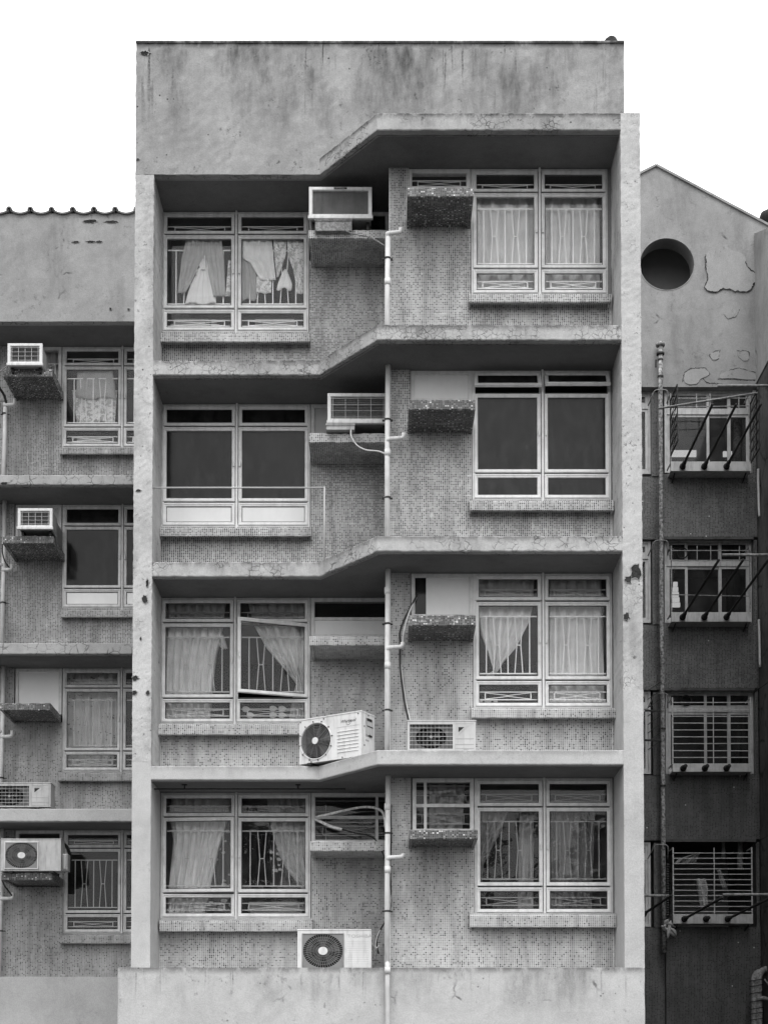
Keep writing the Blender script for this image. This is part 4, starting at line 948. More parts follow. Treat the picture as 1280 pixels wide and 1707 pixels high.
# ---- clothes, curtains
def lerp_list(L, v_):
    for (a, b) in zip(L[:-1], L[1:]):
        if v_ <= b[0]: t = (v_-a[0])/max(1e-6, b[0]-a[0]); return a[1]+(b[1]-a[1])*t
    return L[-1][1]
def cloth_strip(m, Y, L, Rr, pleats, amp, seed=0, nu=None, sag=0, wav=0):
    """hanging cloth whose left and right outlines are (row, column) lists; pleats deepen as the cloth is gathered"""
    rnd = random.Random(seed); y0, y1 = L[0][0], L[-1][0]; nv = max(6, int((y1-y0)/4)); nu = nu or max(8, pleats*8)
    ph = [rnd.uniform(0, 6.28) for _ in range(4)]; vs_ = []; uvs = []
    base = None
    for j in range(nv+1):
        py = y0+(y1-y0)*j/nv; a, b = lerp_list(L, py), lerp_list(Rr, py)
        for i in range(nu+1):
            u = i/nu
            px = a+(b-a)*u
            dz = wav*math.sin(u*9+ph[3])*(j/nv)
            p = ray(px, py+dz, Y)
            q = amp*(math.sin(u*pleats*6.283+ph[0]+.8*math.sin(j*.13+ph[1])) + .45*math.sin(u*pleats*2.3*6.283+ph[2]+.05*j))
            q += sag*math.sin(j*.55+ph[1]+abs(u-.5)*9)*math.sin(math.pi*u)
            vs_.append((p.x, Y+q, p.z)); uvs.append((u*abs(lerp_list(Rr, y0)-lerp_list(L, y0))*.0085, p.z))
    fs = [(j*(nu+1)+i, j*(nu+1)+i+1, (j+1)*(nu+1)+i+1, (j+1)*(nu+1)+i) for j in range(nv) for i in range(nu)]
    m.add(vs_, fs, uvs)
def cloth_obj(name, label, cat, Y, strips, mat, group=None):
    m = MB()
    for k, st in enumerate(strips): cloth_strip(m, Y+.004*k, st[0], st[1], st[2], st[3], seed=len(label)+k, **(st[4] if len(st) > 4 else {}))
    a, b = strips[0][0][0]; loc = ray(b, a, Y)
    o = m.build(name, mat, None, smooth=True, tf=at(loc)); 
    for p in o.data.polygons: p.use_smooth = True
    o.location = loc
    so = o.modifiers.new('thickness', 'SOLIDIFY'); so.thickness = .0015
    return tag(o, label, cat, group)
FA = dict(sheer=fabric('sheer_curtain', .92, .97, trans=.25), net=fabric('net_curtain', .8, .65, trans=.4), plain=fabric('plain_curtain', .88, trans=.15), plain2=fabric('pale_curtain', .9, trans=.15),
    dim=fabric('grey_curtain', .55, trans=.15), dots=fabric('dotted_curtain', .7, 1, 'dots', .035, 13), sprig=fabric('sprigged_curtain', .8, .95, 'sprigs', .06, 22), flower=fabric('flowered_net', .45, .8, 'sprigs', .85, 16),
    trousers=fabric('grey_jersey', .52, trans=.1), white=fabric('white_cotton', .95, trans=.1), whitef=fabric('white_cotton_flowers', .95, 1, 'sprigs', .06, 9, trans=.1), pale=fabric('pale_cotton', .9, trans=.1), floral=fabric('floral_cotton', .92, 1, 'floral', .5, 16, .1), mid=fabric('mid_cotton', .5), bag=fabric('plastic_bag', .3))
CL, CR = YWL+.175, YWR+.175
cloth_obj('curtain', 'bright sheer curtain in the left casement of the top right window', 'curtain', CR, [([(322,788),(490,788)], [(322,893),(490,892)], 4, .034)], FA['sheer'])
cloth_obj('curtain', 'bright sheer curtain in the right casement of the top right window', 'curtain', CR, [([(322,903),(490,905)], [(322,998),(490,1000)], 4, .034)], FA['sheer'])
cloth_obj('curtain', 'pale gathered curtain, left half of the window above the tilted fan unit', 'curtain', CL, [([(1000,272),(1210,272)], [(1000,378),(1060,370),(1090,362),(1130,356),(1210,350)], 7, .032), ([(1046,346),(1062,350),(1082,372)], [(1046,366),(1060,374),(1082,380)], 2, .02)], FA['plain'])
cloth_obj('curtain', 'pale curtain swept to the right behind the casement left ajar', 'curtain', CL, [([(1000,412),(1043,424),(1080,444),(1120,478),(1140,494),(1155,490),(1185,484),(1210,480)], [(1000,516),(1043,516),(1100,514),(1140,509),(1160,513),(1210,516)], 6, .034)], FA['plain'])
cloth_obj('curtain', 'white curtain tied into a knot at lower left in the window beside the hollow pillar', 'curtain', CR, [([(962,790),(1010,794),(1060,802),(1095,815),(1118,822),(1123,815),(1134,797)], [(962,890),(1010,888),(1040,880),(1080,860),(1105,838),(1118,830),(1127,822),(1134,806)], 5, .022)], FA['plain2'])
cloth_obj('curtain', 'flat white curtain drawn across the casement right of the knotted curtain', 'curtain', CR, [([(962,908),(1180,909)], [(962,1002),(1180,1008)], 5, .026)], FA['plain2'])
cloth_obj('curtain', 'long pale curtain hanging in the lowest left window', 'curtain', CL, [([(1326,285),(1370,284),(1400,288),(1490,280),(1530,278)], [(1326,388),(1375,378),(1420,364),(1480,350),(1530,340)], 6, .034)], FA['plain'])
cloth_obj('curtain', 'dark curtain with pale round dots behind the long pale curtain', 'curtain', CL+.08, [([(1330,360),(1530,325)], [(1330,393),(1530,393)], 3, .02)], FA['dots'])
cloth_obj('curtain', 'flowered curtain swept aside in the right half of the lowest left window', 'curtain', CL, [([(1326,444),(1380,452),(1420,464),(1450,478),(1485,504)], [(1326,512),(1400,517),(1485,520)], 5, .02)], FA['dim'])
cloth_obj('curtain', 'sliver of dotted curtain behind the swept flowered curtain', 'curtain', CL+.08, [([(1400,448),(1490,456)], [(1400,470),(1440,480),(1490,510)], 2, .015)], FA['dots'])
cloth_obj('curtain', 'thin grey curtain swept left in the lowest right window', 'curtain', CR, [([(1345,796),(1520,794)], [(1345,850),(1390,832),(1440,806),(1520,798)], 4, .02)], FA['net'])
cloth_obj('curtain', 'narrow grey curtain at the mullion of the lowest right window', 'curtain', CR, [([(1345,866),(1520,862)], [(1345,890),(1520,888)], 2, .02)], FA['dim'])
cloth_obj('curtain', 'dim flowered curtain in the right casement of the lowest right window', 'curtain', CR, [([(1345,918),(1520,916)], [(1345,990),(1520,985)], 5, .04)], FA['flower'])
cloth_obj('curtain', 'small curtain behind the barred opening above the lowest right shelf', 'curtain', CR, [([(1308,715),(1385,715)], [(1308,775),(1385,770)], 3, .02)], FA['net'])
cloth_obj('curtain', 'sprigged white curtain in the lower block window over the white-panelled one', 'curtain', YBW+.25, [([(1120,108),(1290,108)], [(1120,197),(1230,197),(1290,186)], 5, .035)], FA['sprig'])
cloth_obj('curtain', 'grey cloth bunched beside the top left window unit', 'curtain', YBW+.2, [([(582,76),(650,82)], [(582,101),(650,102)], 2, .02)], FA['mid'])
# laundry on the top floor
LY = YWL+.070
cloth_obj('trousers', 'grey baggy trousers hanging in the left half of the laundry window', 'trousers', LY, [
    ([(396,311),(430,303),(460,300),(489,296)], [(396,341),(428,340),(440,333),(465,322),(489,309)], 4, .009, dict(sag=.010)),
    ([(396,339),(428,339),(440,342),(470,349),(494,355)], [(396,369),(430,374),(494,376)], 4, .009, dict(sag=.010))], FA['trousers'])
cloth_obj('dress', 'white dress with dark flowers showing between the grey trouser legs', 'dress', LY+.012, [([(426,334),(455,327),(480,316),(507,308)], [(426,345),(455,348),(480,354),(507,360)], 4, .006, dict(wav=2))], FA['whitef'])
cloth_obj('shirt', 'pale plain shirt hanging in the right half of the laundry window', 'shirt', LY, [([(396,404),(432,404),(436,416),(467,434)], [(396,453),(430,456),(467,460)], 4, .009, dict(sag=.010))], FA['pale'])
cloth_obj('trousers', 'pale floral trousers at the right edge of the laundry window', 'trousers', LY+.006, [
    ([(396,455),(430,458),(462,461)], [(396,478),(425,477),(440,472),(462,464)], 2, .007), ([(396,478),(425,480),(446,488),(470,493),(490,494)], [(396,507),(490,505)], 2, .007, dict(wav=1))], FA['floral'])
cloth_obj('cloth', 'small floral cloth below the pale plain shirt', 'cloth', LY+.012, [([(460,428),(489,427)], [(460,453),(489,452)], 2, .006, dict(wav=1))], FA['floral'])
cloth_obj('towel', 'small white cloth pinned up between the floral trouser legs', 'cloth', LY, [([(449,474),(456,470),(470,464),(482,461)], [(449,478),(456,481),(472,487),(482,486)], 2, .006, dict(wav=3))], FA['white'])
cloth_obj('shirt', 'mid grey shirt behind the pale plain shirt', 'shirt', LY+.02, [([(430,402),(500,404)], [(430,420),(460,427),(500,428)], 3, .008, dict(wav=2))], FA['mid'])
cloth_obj('sock', 'narrow white garment beside the mullion in the laundry window', 'clothing', LY+.01, [([(434,381),(494,376)], [(434,386),(494,386)], 1, .005)], FA['floral'])
m = MB()
for (a, b) in ((278, 388), (400, 510)):
    p = ray(a, 398, LY+.02); q = ray(b, 398, LY+.02); m.tube([p, q], .008, 8)
o = m.build('laundry_pole', M['grille'], None, tf=at(ray(278, 398, LY))); o.location = ray(278, 398, LY); tag(o, 'thin pole carrying the laundry in the top left window', 'laundry pole')
cloth_obj('shirt', 'grey shirt hanging in the top window of the lower block', 'shirt', YBW+.1, [([(614,130),(640,128),(664,127)], [(614,188),(640,192),(664,194)], 3, .01, dict(wav=2))], FA['trousers'])
cloth_obj('cloth', 'floral cloth hanging below the grey shirt in the lower block', 'cloth', YBW+.13, [([(650,120),(704,128)], [(650,196),(704,192)], 4, .01, dict(wav=1))], FA['floral'])
# odds and ends lying inside the sills
def pile(label, name, cat, px0, px1, py0, py1, Y, n, mats, seed=1):
    rnd = random.Random(seed); x0, x1 = wx(px0, py1, Y), wx(px1, py1, Y); z0, z1 = wz(py1, Y), wz(py0, Y)
    t = thing(name, label, cat, ((x0+x1)/2, Y, z0)); tt = at(t.location); z = z0
    for k in range(n):
        h = (z1-z0)/n; ww = (x1-x0)*rnd.uniform(.55, 1); c = (x0+x1)/2+rnd.uniform(-.5, .5)*((x1-x0)-ww)
        m = MB(); m.cbox(c-ww/2, c+ww/2, Y, Y+.14, z+.0005, z+h*.96, .003); m.build('sheet', M[mats[k % len(mats)]], t, tf=tt); z += h
    return t
PY = YWL+.16
pile('pale papers stacked inside the laundry window, lower left light', 'paper_stack', 'papers', 283, 350, 531, 549, PY, 4, ['paper', 'panel', 'ink_pale'])
pile('small box inside the lower left light beside the pale papers', 'carton', 'box', 352, 366, 532, 547, PY, 2, ['panel', 'ink_gray'], 2)
pile('printed boxes lined up inside the lower right light of the laundry window', 'carton_stack', 'boxes', 424, 503, 531, 549, PY, 3, ['paper', 'panel_grey', 'panel'], 3)
pile('crumpled pale bag lying in the top window of the lower block', 'plastic_bag', 'bag', 117, 186, 727, 743, YBW+.16, 4, ['panel', 'paper'], 4)
pile('folded bedding seen in the lowest left window', 'bedding', 'bedding', 404, 508, 1503, 1527, PY+.2, 3, ['panel_grey', 'ink_pale'], 5)
z0 = wz(1175, YWR+.14)
t = thing('cassette_radio', 'little white radio with two dark dots inside the window beside the hollow pillar', 'radio', (wx(813, 1170, YWR+.14), YWR+.14, z0)); m = MB(); m.cbox(-.135, .135, 0, .06, 0, .085, .012); m.build('body', M['enamel'], t)
for s_ in (-1, 1): m = MB(); m.tube([(s_*.06, -.004, .04), (s_*.06, .002, .04)], .018, 12); m.build('speaker', M['black'], t)
m = MB(); m.box(-.03, .03, -.003, .001, .05, .07); m.build('display', M['ink_gray'], t)
cloth_obj('cloth', 'crumpled white cloth on the sill right of the little radio', 'cloth', YWR+.16, [([(1163,990),(1170,984),(1177,978)], [(1163,1000),(1168,1009),(1177,1010)], 3, .02)], FA['white'])
t = thing('flower_ornament', 'row of flower shaped ornaments on the grille under the ajar casement', 'ornament', ray(440, 1190, YWL+.11)); tt = at(t.location)
for (px, py) in ((410, 1182), (417, 1192), (455, 1181), (470, 1181), (455, 1192), (470, 1192)):
    c = ray(px, py, YWL+.105); m = MB(); m.poly([(c.x+.055*math.cos(a_)*(1+.2*math.cos(3*a_)), c.z+.04*math.sin(a_)) for a_ in [2*math.pi*i/14 for i in range(14)]], c.y, c.y+.02); m.build('petal', M['ink_pale'], t, tf=tt)

# ---- window air conditioners (x right, y back, z up from the lower left front corner)
def window_ac(label, px0, px1, py0, py1, Y, depth, style, badge=None, tray=None):
    yr = (py0+py1)/2; x0, x1 = wx(px0, yr, Y), wx(px1, yr, Y); z0, z1 = wz(py1, Y), wz(py0, Y); W, H = x1-x0, z1-z0
    t = thing('window_air_conditioner', label, 'air conditioner', (x0, Y, z0))
    m = MB(); m.box(.02, W-.02, .05, .42, -.01, H-.012); m.box(.045, W-.045, .42, depth, -.01, H-.03)
    for k in range(3): m.box(W-.022, W-.016, .1+.1*k, .13+.1*k, .05, H-.08)
    m.build('casing', M['enamel_dk'], t, bevel=.006)
    fw = .052
    m = MB(); m.frame(0, W, .0, H, [(0, .05), (0, .008), (.008, 0), (fw-.01, 0), (fw, .014), (fw, .05)]); m.cbox(-.012, W+.012, -.015, .03, -.025, .02, .006); m.build('front_frame', M['enamel'], t)
    m = MB(); m.box(fw, W-fw, .048, .0495, fw, H-fw); m.build('coil', M['fin'], t)
    n = 22 if style == 'fins' else 12; m = MB()
    for k in range(n):
        z = fw+.01+(H-2*fw-.02)*(k+.5)/n; m.box(fw, W-fw, .034, .046, z-.002, z+.002)
    tag(m.build('fins', M['enamel_dk' if style == 'fins' else 'fin'], t), kind='stuff')
    if style == 'grid':
        m = MB()
        for k in range(5): x = fw+.02+(W-2*fw-.04)*k/4; m.bar((x, .018, fw), (x, .018, H-fw), .007)
        for k in range(4): z = fw+.02+(H-2*fw-.04)*k/3; m.bar((fw, .012, z), (W-fw, .012, z), .0045)
        m.build('guard', M['ink_pale'], t)
    if badge:
        m = MB(); m.cbox(W*.5-.09, W*.5+.09, -.006, .001, H-.038, H-.012, .003); b = m.build('badge', M['black'], t)
        text(badge, .024, M['ink_pale'], b, (W*.5-.075, -.007, H-.034), wscale=1.1)
    if tray:
        m = MB(); m.box(tray[0]*W, tray[1]*W, .0, .30, -.19 if style == 'fins' else -.11, -.035); m.frame(tray[0]*W-.008, tray[1]*W+.008, -.055, -.03, [(0, .3), (0, -.012), (.01, -.012), (.01, .3)]); m.build('drip_tray', M['lag' if style == 'fins' else 'enamel_old'], t)
    m = MB()
    for x in (.06, W-.06): m.box(x-.02, x+.02, .1, .4, -.17 if py0 in (311,) else -.09, -.012)
    m.build('bearer', M['black'], t)
    return t
window_ac('broad louvred window air conditioner on the topmost left shelf of the tall block', 515, 620, 311, 362, .02, .85, 'fins', 'NATIONAL', (.10, .68))
window_ac('window air conditioner with a wire grid, partly behind the white drain pipe', 546, 648, 655, 703, .02, .85, 'grid', None, (-.02, .44))
window_ac('boxy window air conditioner on the topmost shelf of the lower block', 13, 71, 572, 607, YBF-.2, 1.0, 'grid', None, None)
window_ac('boxy window air conditioner on the second shelf of the lower block', 30, 88, 847, 880, YBF-.15, 1.0, 'grid', None, None)

def fan_in(t, cx, cz, r, y, rz_=None):
    rz_ = rz_ or r
    m = MB(); m.tube([(cx, y, cz), (cx, y+.05, cz)], .05, 16); m.build('fan_hub', M['black'], t)
    for k in range(5):
        a = 2*math.pi*k/5+.4; m = MB(); pts = []
        for (rr, da, dy) in ((.05, -.3, .0), (r*.95, -.42, .0), (r*.98, .35, .045), (.05, .3, .04)): pts.append((cx+rr*math.cos(a+da), y+dy, cz+rr*rz_/r*math.sin(a+da)))
        m.add(pts+[(p[0], p[1]+.004, p[2]) for p in pts], [(0,1,2,3),(7,6,5,4),(0,4,5,1),(1,5,6,2),(2,6,7,3),(3,7,4,0)]); m.build('fan_blade', M['blade'], t)
def outdoor_unit(label, loc, rz, W, H, Dp, style, mat='enamel', group=None):
    t = thing('outdoor_unit', label, 'air conditioner', loc, rz)
    if style == 'script': cx, cz, rx, rzz = W*.27, H*.49, H*.40, H*.40
    elif style == 'radial': cx, cz, rx, rzz = W*.345, H*.50, W*.272, H*.425
    else: cx, cz, rx, rzz = W*.345, H*.47, W*.225, H*.385
    hole = ell(cx, cz, rx, rzz, 48)
    if style == 'bars':
        fx0, fx1, fz0, fz1 = W*.035, W*.66, H*.05, H*.90
        m = MB(); m.poly([(0, 0), (W, 0), (W, H), (0, H)], 0, .02, [[(fx0, fz0), (fx1, fz0), (fx1, fz1), (fx0, fz1)]]); m.box(0, .006, .02, Dp, 0, H); m.box(W-.006, W, .02, Dp, 0, H); m.box(.006, W-.006, .02, Dp, H-.006, H); m.box(.006, W-.006, .02, Dp, 0, .006); m.box(.006, W-.006, Dp-.006, Dp, .006, H-.006)
        m.cbox(-.006, W+.006, -.006, Dp, H+.001, H+.018, .004); m.build('casing', M[mat], t)
        m = MB(); m.poly([(fx0, fz0), (fx1, fz0), (fx1, fz1), (fx0, fz1)], .05, .056, [hole]); m.build('shroud', M['fin'], t)
        m = MB()
        for k in range(5): z = fz0+(fz1-fz0)*(k+.9)/5.8; m.bar((fx0, -.004, z), (fx1, -.004, z), .006)
        for k in range(11): x = fx0+(fx1-fx0)*(k+.5)/11; m.bar((x, .006, fz0), (x, .006, fz1), .003)
        m.build('guard', M['enamel_old'], t)
        m = MB(); m.tube([(cx, .012, cz), (cx, .02, cz)], .018, 12); m.build('hub_badge', M['ink_pale'], t)
        m = MB()
        for z in (.92, .40, .20, .06): m.box(W*.70, W*.97, -.0025, .001, H*z-.003, H*z+.003)
        m.build('groove', M['ink_gray'], t)
        m = MB(); m.poly([(W*.745, H*.80), (W*.745, H*.62), (W*.83, H*.80)], -.003, .001); m.build('triangle_emblem', M['ink'], t)
        m = MB(); m.poly([(W*.835, H*.805), (W*.742, H*.6), (W*.742, H*.5), (W*.92, H*.86), (W*.86, H*.86)], -.002, .001); m.build('emblem_shade', M['enamel_old'], t)
        if mat == 'enamel_old': text('DAIKIN', H*.10, M['ink_gray'], t, (W*.745, -.002, H*.83))
    else:
        m = MB(); m.poly([(0, 0), (W, 0), (W, H), (0, H)], 0, .02, [hole]); m.box(0, .006, .02, Dp, 0, H); m.box(W-.006, W, .02, Dp, 0, H); m.box(.006, W-.006, .02, Dp, H-.006, H); m.box(.006, W-.006, .02, Dp, 0, .006); m.box(.006, W-.006, Dp-.006, Dp, .006, H-.006)
        m.cbox(-.004, W+.004, -.006, Dp+.002, H+.001, H+.02, .004); m.build('casing', M[mat], t)
    if style == 'radial':
        gx0, gx1, gz0, gz1 = W*.06, W*.63, H*.045, H*.94
        m = MB(); m.frame(gx0, gx1, gz0, gz1, [(0, 0), (.004, -.016), (.012, -.02), (.018, -.014), (.018, 0)]); m.build('guard_rim', M['enamel_dk' if mat != 'enamel_old' else 'enamel'], t)
        m = MB(); m.poly([(gx0+.018, gz0+.018), (gx1-.018, gz0+.018), (gx1-.018, gz1-.018), (gx0+.018, gz1-.018)], -.010, -.001, [ell(cx, cz, rx*.985, rzz*.985, 48)]); m.build('guard_corner', M['mesh'], t)
        m = MB()
        for k in range(48):
            a = 2*math.pi*k/48; m.bar((cx+rx*.62*math.cos(a), -.006, cz+rzz*.62*math.sin(a)), (cx+rx*math.cos(a), -.006, cz+rzz*math.sin(a)), .0065)
        for k in range(36):
            a = 2*math.pi*(k+.5)/36; m.bar((cx+rx*.2*math.cos(a), -.005, cz+rzz*.2*math.sin(a)), (cx+rx*.62*math.cos(a), -.005, cz+rzz*.62*math.sin(a)), .004)
        for q in (.34, .48, .62, .8): e = [(x, -.008, z) for x, z in ell(cx, cz, rx*q, rzz*q, 40)]; m.tube(e+e[:1], .0028, 4, False)
        tag(m.build('guard', M['mesh'], t), kind='stuff')
        m = MB(); m.tube([(cx, -.012, cz), (cx, -.002, cz)], 1, 28); m.v = [Vector((cx+(p.x-cx)*rx*.235, p.y, cz+(p.z-cz)*rzz*.235)) for p in m.v]; m.build('hub_badge', M['enamel'], t)
        m = MB()
        for k in range(12): z = H*(.12+.055*k); m.box(W*.67, W*.965, -.002, .001, z, z+.003)
        if mat == 'enamel': m.build('groove', M['enamel_old'], t); text('TOSHIBA', H*.115, M['ink_pale'], t, (W*.675, -.002, H*.83), wscale=1.3)
    if style == 'script':
        m = MB(); e = [(x, -.004, z) for x, z in ell(cx, cz, rx*1.05, rzz*1.05, 56)]; m.tube(e+e[:1], .009, 6, False); m.build('guard_rim', M['enamel'], t)
        m = MB()
        for k in range(9): q = .2+.09*k; e = [(x, -.010, z) for x, z in ell(cx, cz, rx*q, rzz*q, 44)]; m.tube(e+e[:1], .003, 4, False)
        for k in range(12):
            a = 2*math.pi*k/12+.15; m.bar((cx+.04*math.cos(a), -.014, cz+.04*math.sin(a)), (cx+rx*1.12*math.cos(a), -.012, cz+rzz*1.12*math.sin(a)), .0035)
        m.build('guard', M['mesh'], t)
        m = MB()
        for k in range(12):
            a = 2*math.pi*k/12+.15; c_ = (cx+rx*1.13*math.cos(a), cz+rzz*1.13*math.sin(a)); m.tube([(c_[0], -.016, c_[1]), (c_[0], .0, c_[1])], .008, 8)
        for (x, z) in ((.02, .97), (.40, .97), (.95, .97), (.2, .02), (.7, .03)): m.tube([(W*x, -.012, H*z), (W*x, .0, H*z)], .008, 8)
        m.build('screws', M['black'], t); tag(bpy.context.collection.objects[-1], kind='stuff')
        m = MB(); m.tube([(cx, -.024, cz), (cx, -.008, cz)], .047, 24); m.build('hub_badge', M['enamel'], t)
        m = MB()
        for k in range(7): z = H*(.14+.078*k); m.cbox(W*.62, W*.955, -.008, .001, z, z+.016, .004)
        m.build('louvre_ridge', M['enamel'], t)
        m = MB(); m.box(W*.595, W*.965, -.003, .001, H*.72, H*.93); m.build('name_plate', M['enamel'], t)
        text('Whirlpool', H*.095, M['ink'], t, (W*.665, -.0045, H*.81), shear=.45, ext=.0008)
        e = [(W*(.80+.035*math.cos(a_)), -.006, H*(.815+.06*math.sin(a_)+.4*(.05*math.cos(a_)))) for a_ in [2.6+4.4*i/14 for i in range(15)]]
        m = MB(); m.tube(e, .0018, 5); m.build('logo_swoosh', M['ink'], t)
        m = MB(); yb = Dp*.30
        m.cbox(0, 1, 0, 1, 0, 1, .01); m.v = [Vector((W+(p.y-1)*-.012, yb+p.x*Dp*.5, H*.52+p.z*H*.38)) for p in m.v]; m.build('handle_recess', M['enamel_old'], t)
        m = MB(); 
        for (a, b, c_, d_) in ((.35, .72, .84, .9), (.35, .8, .71, .73), (.5, .72, .5, .535)): m.box(W+.001, W+.016, Dp*a, Dp*b, H*c_, H*d_)
        m.build('grip_slot', M['black'], t)
        m = MB(); m.box(W-.001, W+.0015, Dp*.30, Dp*.5, H*.48, H*.495); m.box(W-.001, W+.0015, Dp*.3, Dp*.55, H*.38, H*.42); m.build('rating_label', M['ink_gray'], t)
        m = MB()
        for (a, z) in ((.2, .7), (.2, .27), (.5, .97)): m.tube([(W, Dp*a, H*z), (W+.008, Dp*a, H*z)], .009, 8)
        m.tube([(W, Dp*.45, .02), (W+.05, Dp*.45, .02)], .016, 8); m.tube([(W, Dp*.65, .03), (W+.06, Dp*.65, .03)], .02, 8); m.build('valve', M['black'], t)
    m = MB(); m.box(.01, W-.01, .10, .105, .01, H-.01) if style == 'bars' else m.box(.01, W-.01, .16, .165, .01, H-.01); m.build('coil', M['dark'], t)
    fan_in(t, cx, cz, min(rx, rzz)*.93 if style != 'radial' else rx*.9, .045 if style != 'bars' else .06, None if style != 'radial' else rzz*.9)
    m = MB(); 
    for x in (.14, .82): m.box(W*x, W*x+.06, -.02, Dp+.02, -.03, -.001)
    m.build('feet', M['black'], t); 
    return t
def place_unit(label, px0, px1, pyt, zb_, Y, Dp, style, mat='enamel'):
    yr = pyt+25; x0, x1 = wx(px0, yr, Y), wx(px1, yr, Y); return outdoor_unit(label, (x0, Y, zb_), 0, x1-x0, wz(pyt, Y)-zb_-.02, Dp, style, mat)
a_ = ray(499, 1270, .06)
outdoor_unit('big white outdoor fan unit tilted askew on the slab corner, script logo', (a_.x, .06, S[1][1]+.034), R(-31), 1.01, .60, .34, 'script')
place_unit('outdoor fan unit behind wire bars with a black triangle, right of the drain pipe', 679, 793, 1200, S[1][1]+.034, -.80, .28, 'bars', 'enamel_mid')
place_unit('white outdoor fan unit with a radial grille standing on the base wall', 496, 619, 1549, ZBASE+.034, .02, .32, 'radial')
place_unit('outdoor fan unit with bars cut by the left edge, on the lower block slab', -21, 85, 1304, BS[1][1]+.034, YBF+.03, .32, 'bars', 'enamel_old')
zs_ = wz(1455, YBF-.16)
u5 = place_unit('dusty outdoor fan unit with a pale oval hub on the lowest shelf at left', 2, 102, 1398, zs_+.034, YBF-.16, .34, 'radial', 'enamel_old')
m = MB(); W5 = wx(102, 1423, YBF-.16)-wx(2, 1423, YBF-.16); m.cbox(W5+.002, W5+.09, .08, .30, .02, .30, .03); m.build('valve_cover', M['enamel_old'], u5)

# ---- cables and hoses
def run(name, label, cat, pts, r, mat, Y=None, smooth=6):
    P_ = [ray(*p) if len(p) == 3 else ray(p[0], p[1], Y) for p in pts]; out_ = []
    for i in range(len(P_)-1):
        p0, p1, p2, p3 = P_[max(i-1,0)], P_[i], P_[i+1], P_[min(i+2, len(P_)-1)]
        for k in range(smooth):
            t = k/smooth; out_.append(.5*((2*p1)+(-p0+p2)*t+(2*p0-5*p1+4*p2-p3)*t*t+(-p0+3*p1-3*p2+p3)*t**3))
    out_.append(P_[-1]); m = MB(); m.tube(out_, r, 8)
    o = m.build(name, M[mat], None, smooth=True, tf=at(P_[0])); o.location = P_[0]; return tag(o, label, cat)
run('drain_hose', 'thin grey hose sagging from the topmost air conditioner to the pipe', 'hose', [(573,372,.0),(574,381,-.03),(583,388,-.04),(600,392,-.04),(620,397,-.1),(640,409,-.24)], .009, 'lag')
run('drain_hose', 'white hose curving from the gridded air conditioner to the pipe', 'hose', [(585,717,.0),(586,728,-.03),(595,742,-.04),(610,750,-.08),(630,752,-.16),(641,756,-.25)], .010, 'hose')
run('drain_hose', 'dark hose leaving the air conditioner on the topmost lower block shelf', 'hose', [(24,609,YBF-.15),(12,611,YBF-.16),(0,620,YBF-.1),(-10,630,YBF)], .01, 'lag')
run('cable', 'thick black cable reaching the branch pipe at the far left edge', 'cable', [(-6,640,YBW-.3),(2,650,YBW-.25),(8,660,YBW-.18),(11,672,YBW-.14)], .022, 'cable')
run('cable', 'black cable hanging below the second shelf of the lower block', 'cable', [(5,907,YBW-.3),(5,922,YBW-.3),(10,938,YBW-.2),(18,948,YBW-.16)], .012, 'cable')
run('cable', 'black cable hanging below the dusty fan unit at left', 'cable', [(4,1466,YBW-.35),(8,1476,YBW-.3),(16,1487,YBW-.2),(22,1495,YBW-.16)], .014, 'cable')
run('cable', 'black cable bundle from the boarded opening down to the barred fan unit', 'cable', [(695,992,YWR+.0),(690,1002,YWR-.05),(676,1028,YWR-.08),(667,1052,YWR-.08),(667,1072,YWR-.06),(667,1108,YWR-.05),(669,1130,YWR-.05),(674,1170,YWR-.06),(681,1202,YWR-.2)], .013, 'cable')
run('cable', 'white lagged cable beside the black bundle under the boarded opening', 'cable', [(694,996,YWR-.02),(684,1016,YWR-.08),(676,1040,YWR-.09),(672,1060,YWR-.08),(671,1078,YWR-.07)], .011, 'hose')
run('cable', 'thin white cable following the black cable down to the barred fan unit', 'cable', [(669,1108,YWR-.05),(671,1130,YWR-.06),(677,1170,YWR-.06),(684,1202,YWR-.2)], .006, 'hose')
run('refrigerant_pipe', 'silver lagged pipe arching from the lowest middle opening to the corner', 'pipe', [(531,1361,.76),(545,1358,.68),(570,1352,.66),(600,1346,.62),(622,1346,.5),(636,1352,.3),(641,1362,.1),(643,1380,-.1)], .019, 'foil')
run('refrigerant_pipe', 'short silver lagged pipe below the arching one', 'pipe', [(526,1366,.78),(535,1370,.72),(550,1377,.7),(570,1383,.68)], .022, 'foil')
run('cable', 'black cable leaving the short silver lagged pipe towards the corner', 'cable', [(569,1382,.68),(590,1388,.65),(612,1392,.6),(624,1398,.45),(634,1414,.2),(641,1430,-.05)], .010, 'cable')
run('cable', 'long black cable behind the lower drain pipe', 'cable', [(651,1340,YWR-.03),(652,1400,YWR-.03),(650,1450,YWR-.03),(652,1500,YWR-.03),(645,1530,YWR-.0),(634,1550,.1),(628,1570,.12),(631,1590,.12)], .010, 'cable')
run('cable', 'long pale cable beside the black one behind the lower drain pipe', 'cable', [(653,1340,YWR-.03),(650,1420,YWR-.03),(653,1480,YWR-.03),(648,1520,YWR-.02),(637,1545,.08),(624,1572,.12),(628,1590,.12),(622,1598,.1)], .008, 'lag')
run('cable', 'third loose cable looping down to the base wall fan unit', 'cable', [(651,1500,YWR-.03),(642,1535,.05),(629,1560,.1),(626,1580,.1),(632,1576,.1)], .007, 'hose')
run('cable', 'stubby lagged pipe end hanging beside the base wall fan unit', 'pipe', [(622,1575,.1),(625,1588,.1),(624,1600,.1)], .02, 'lag')
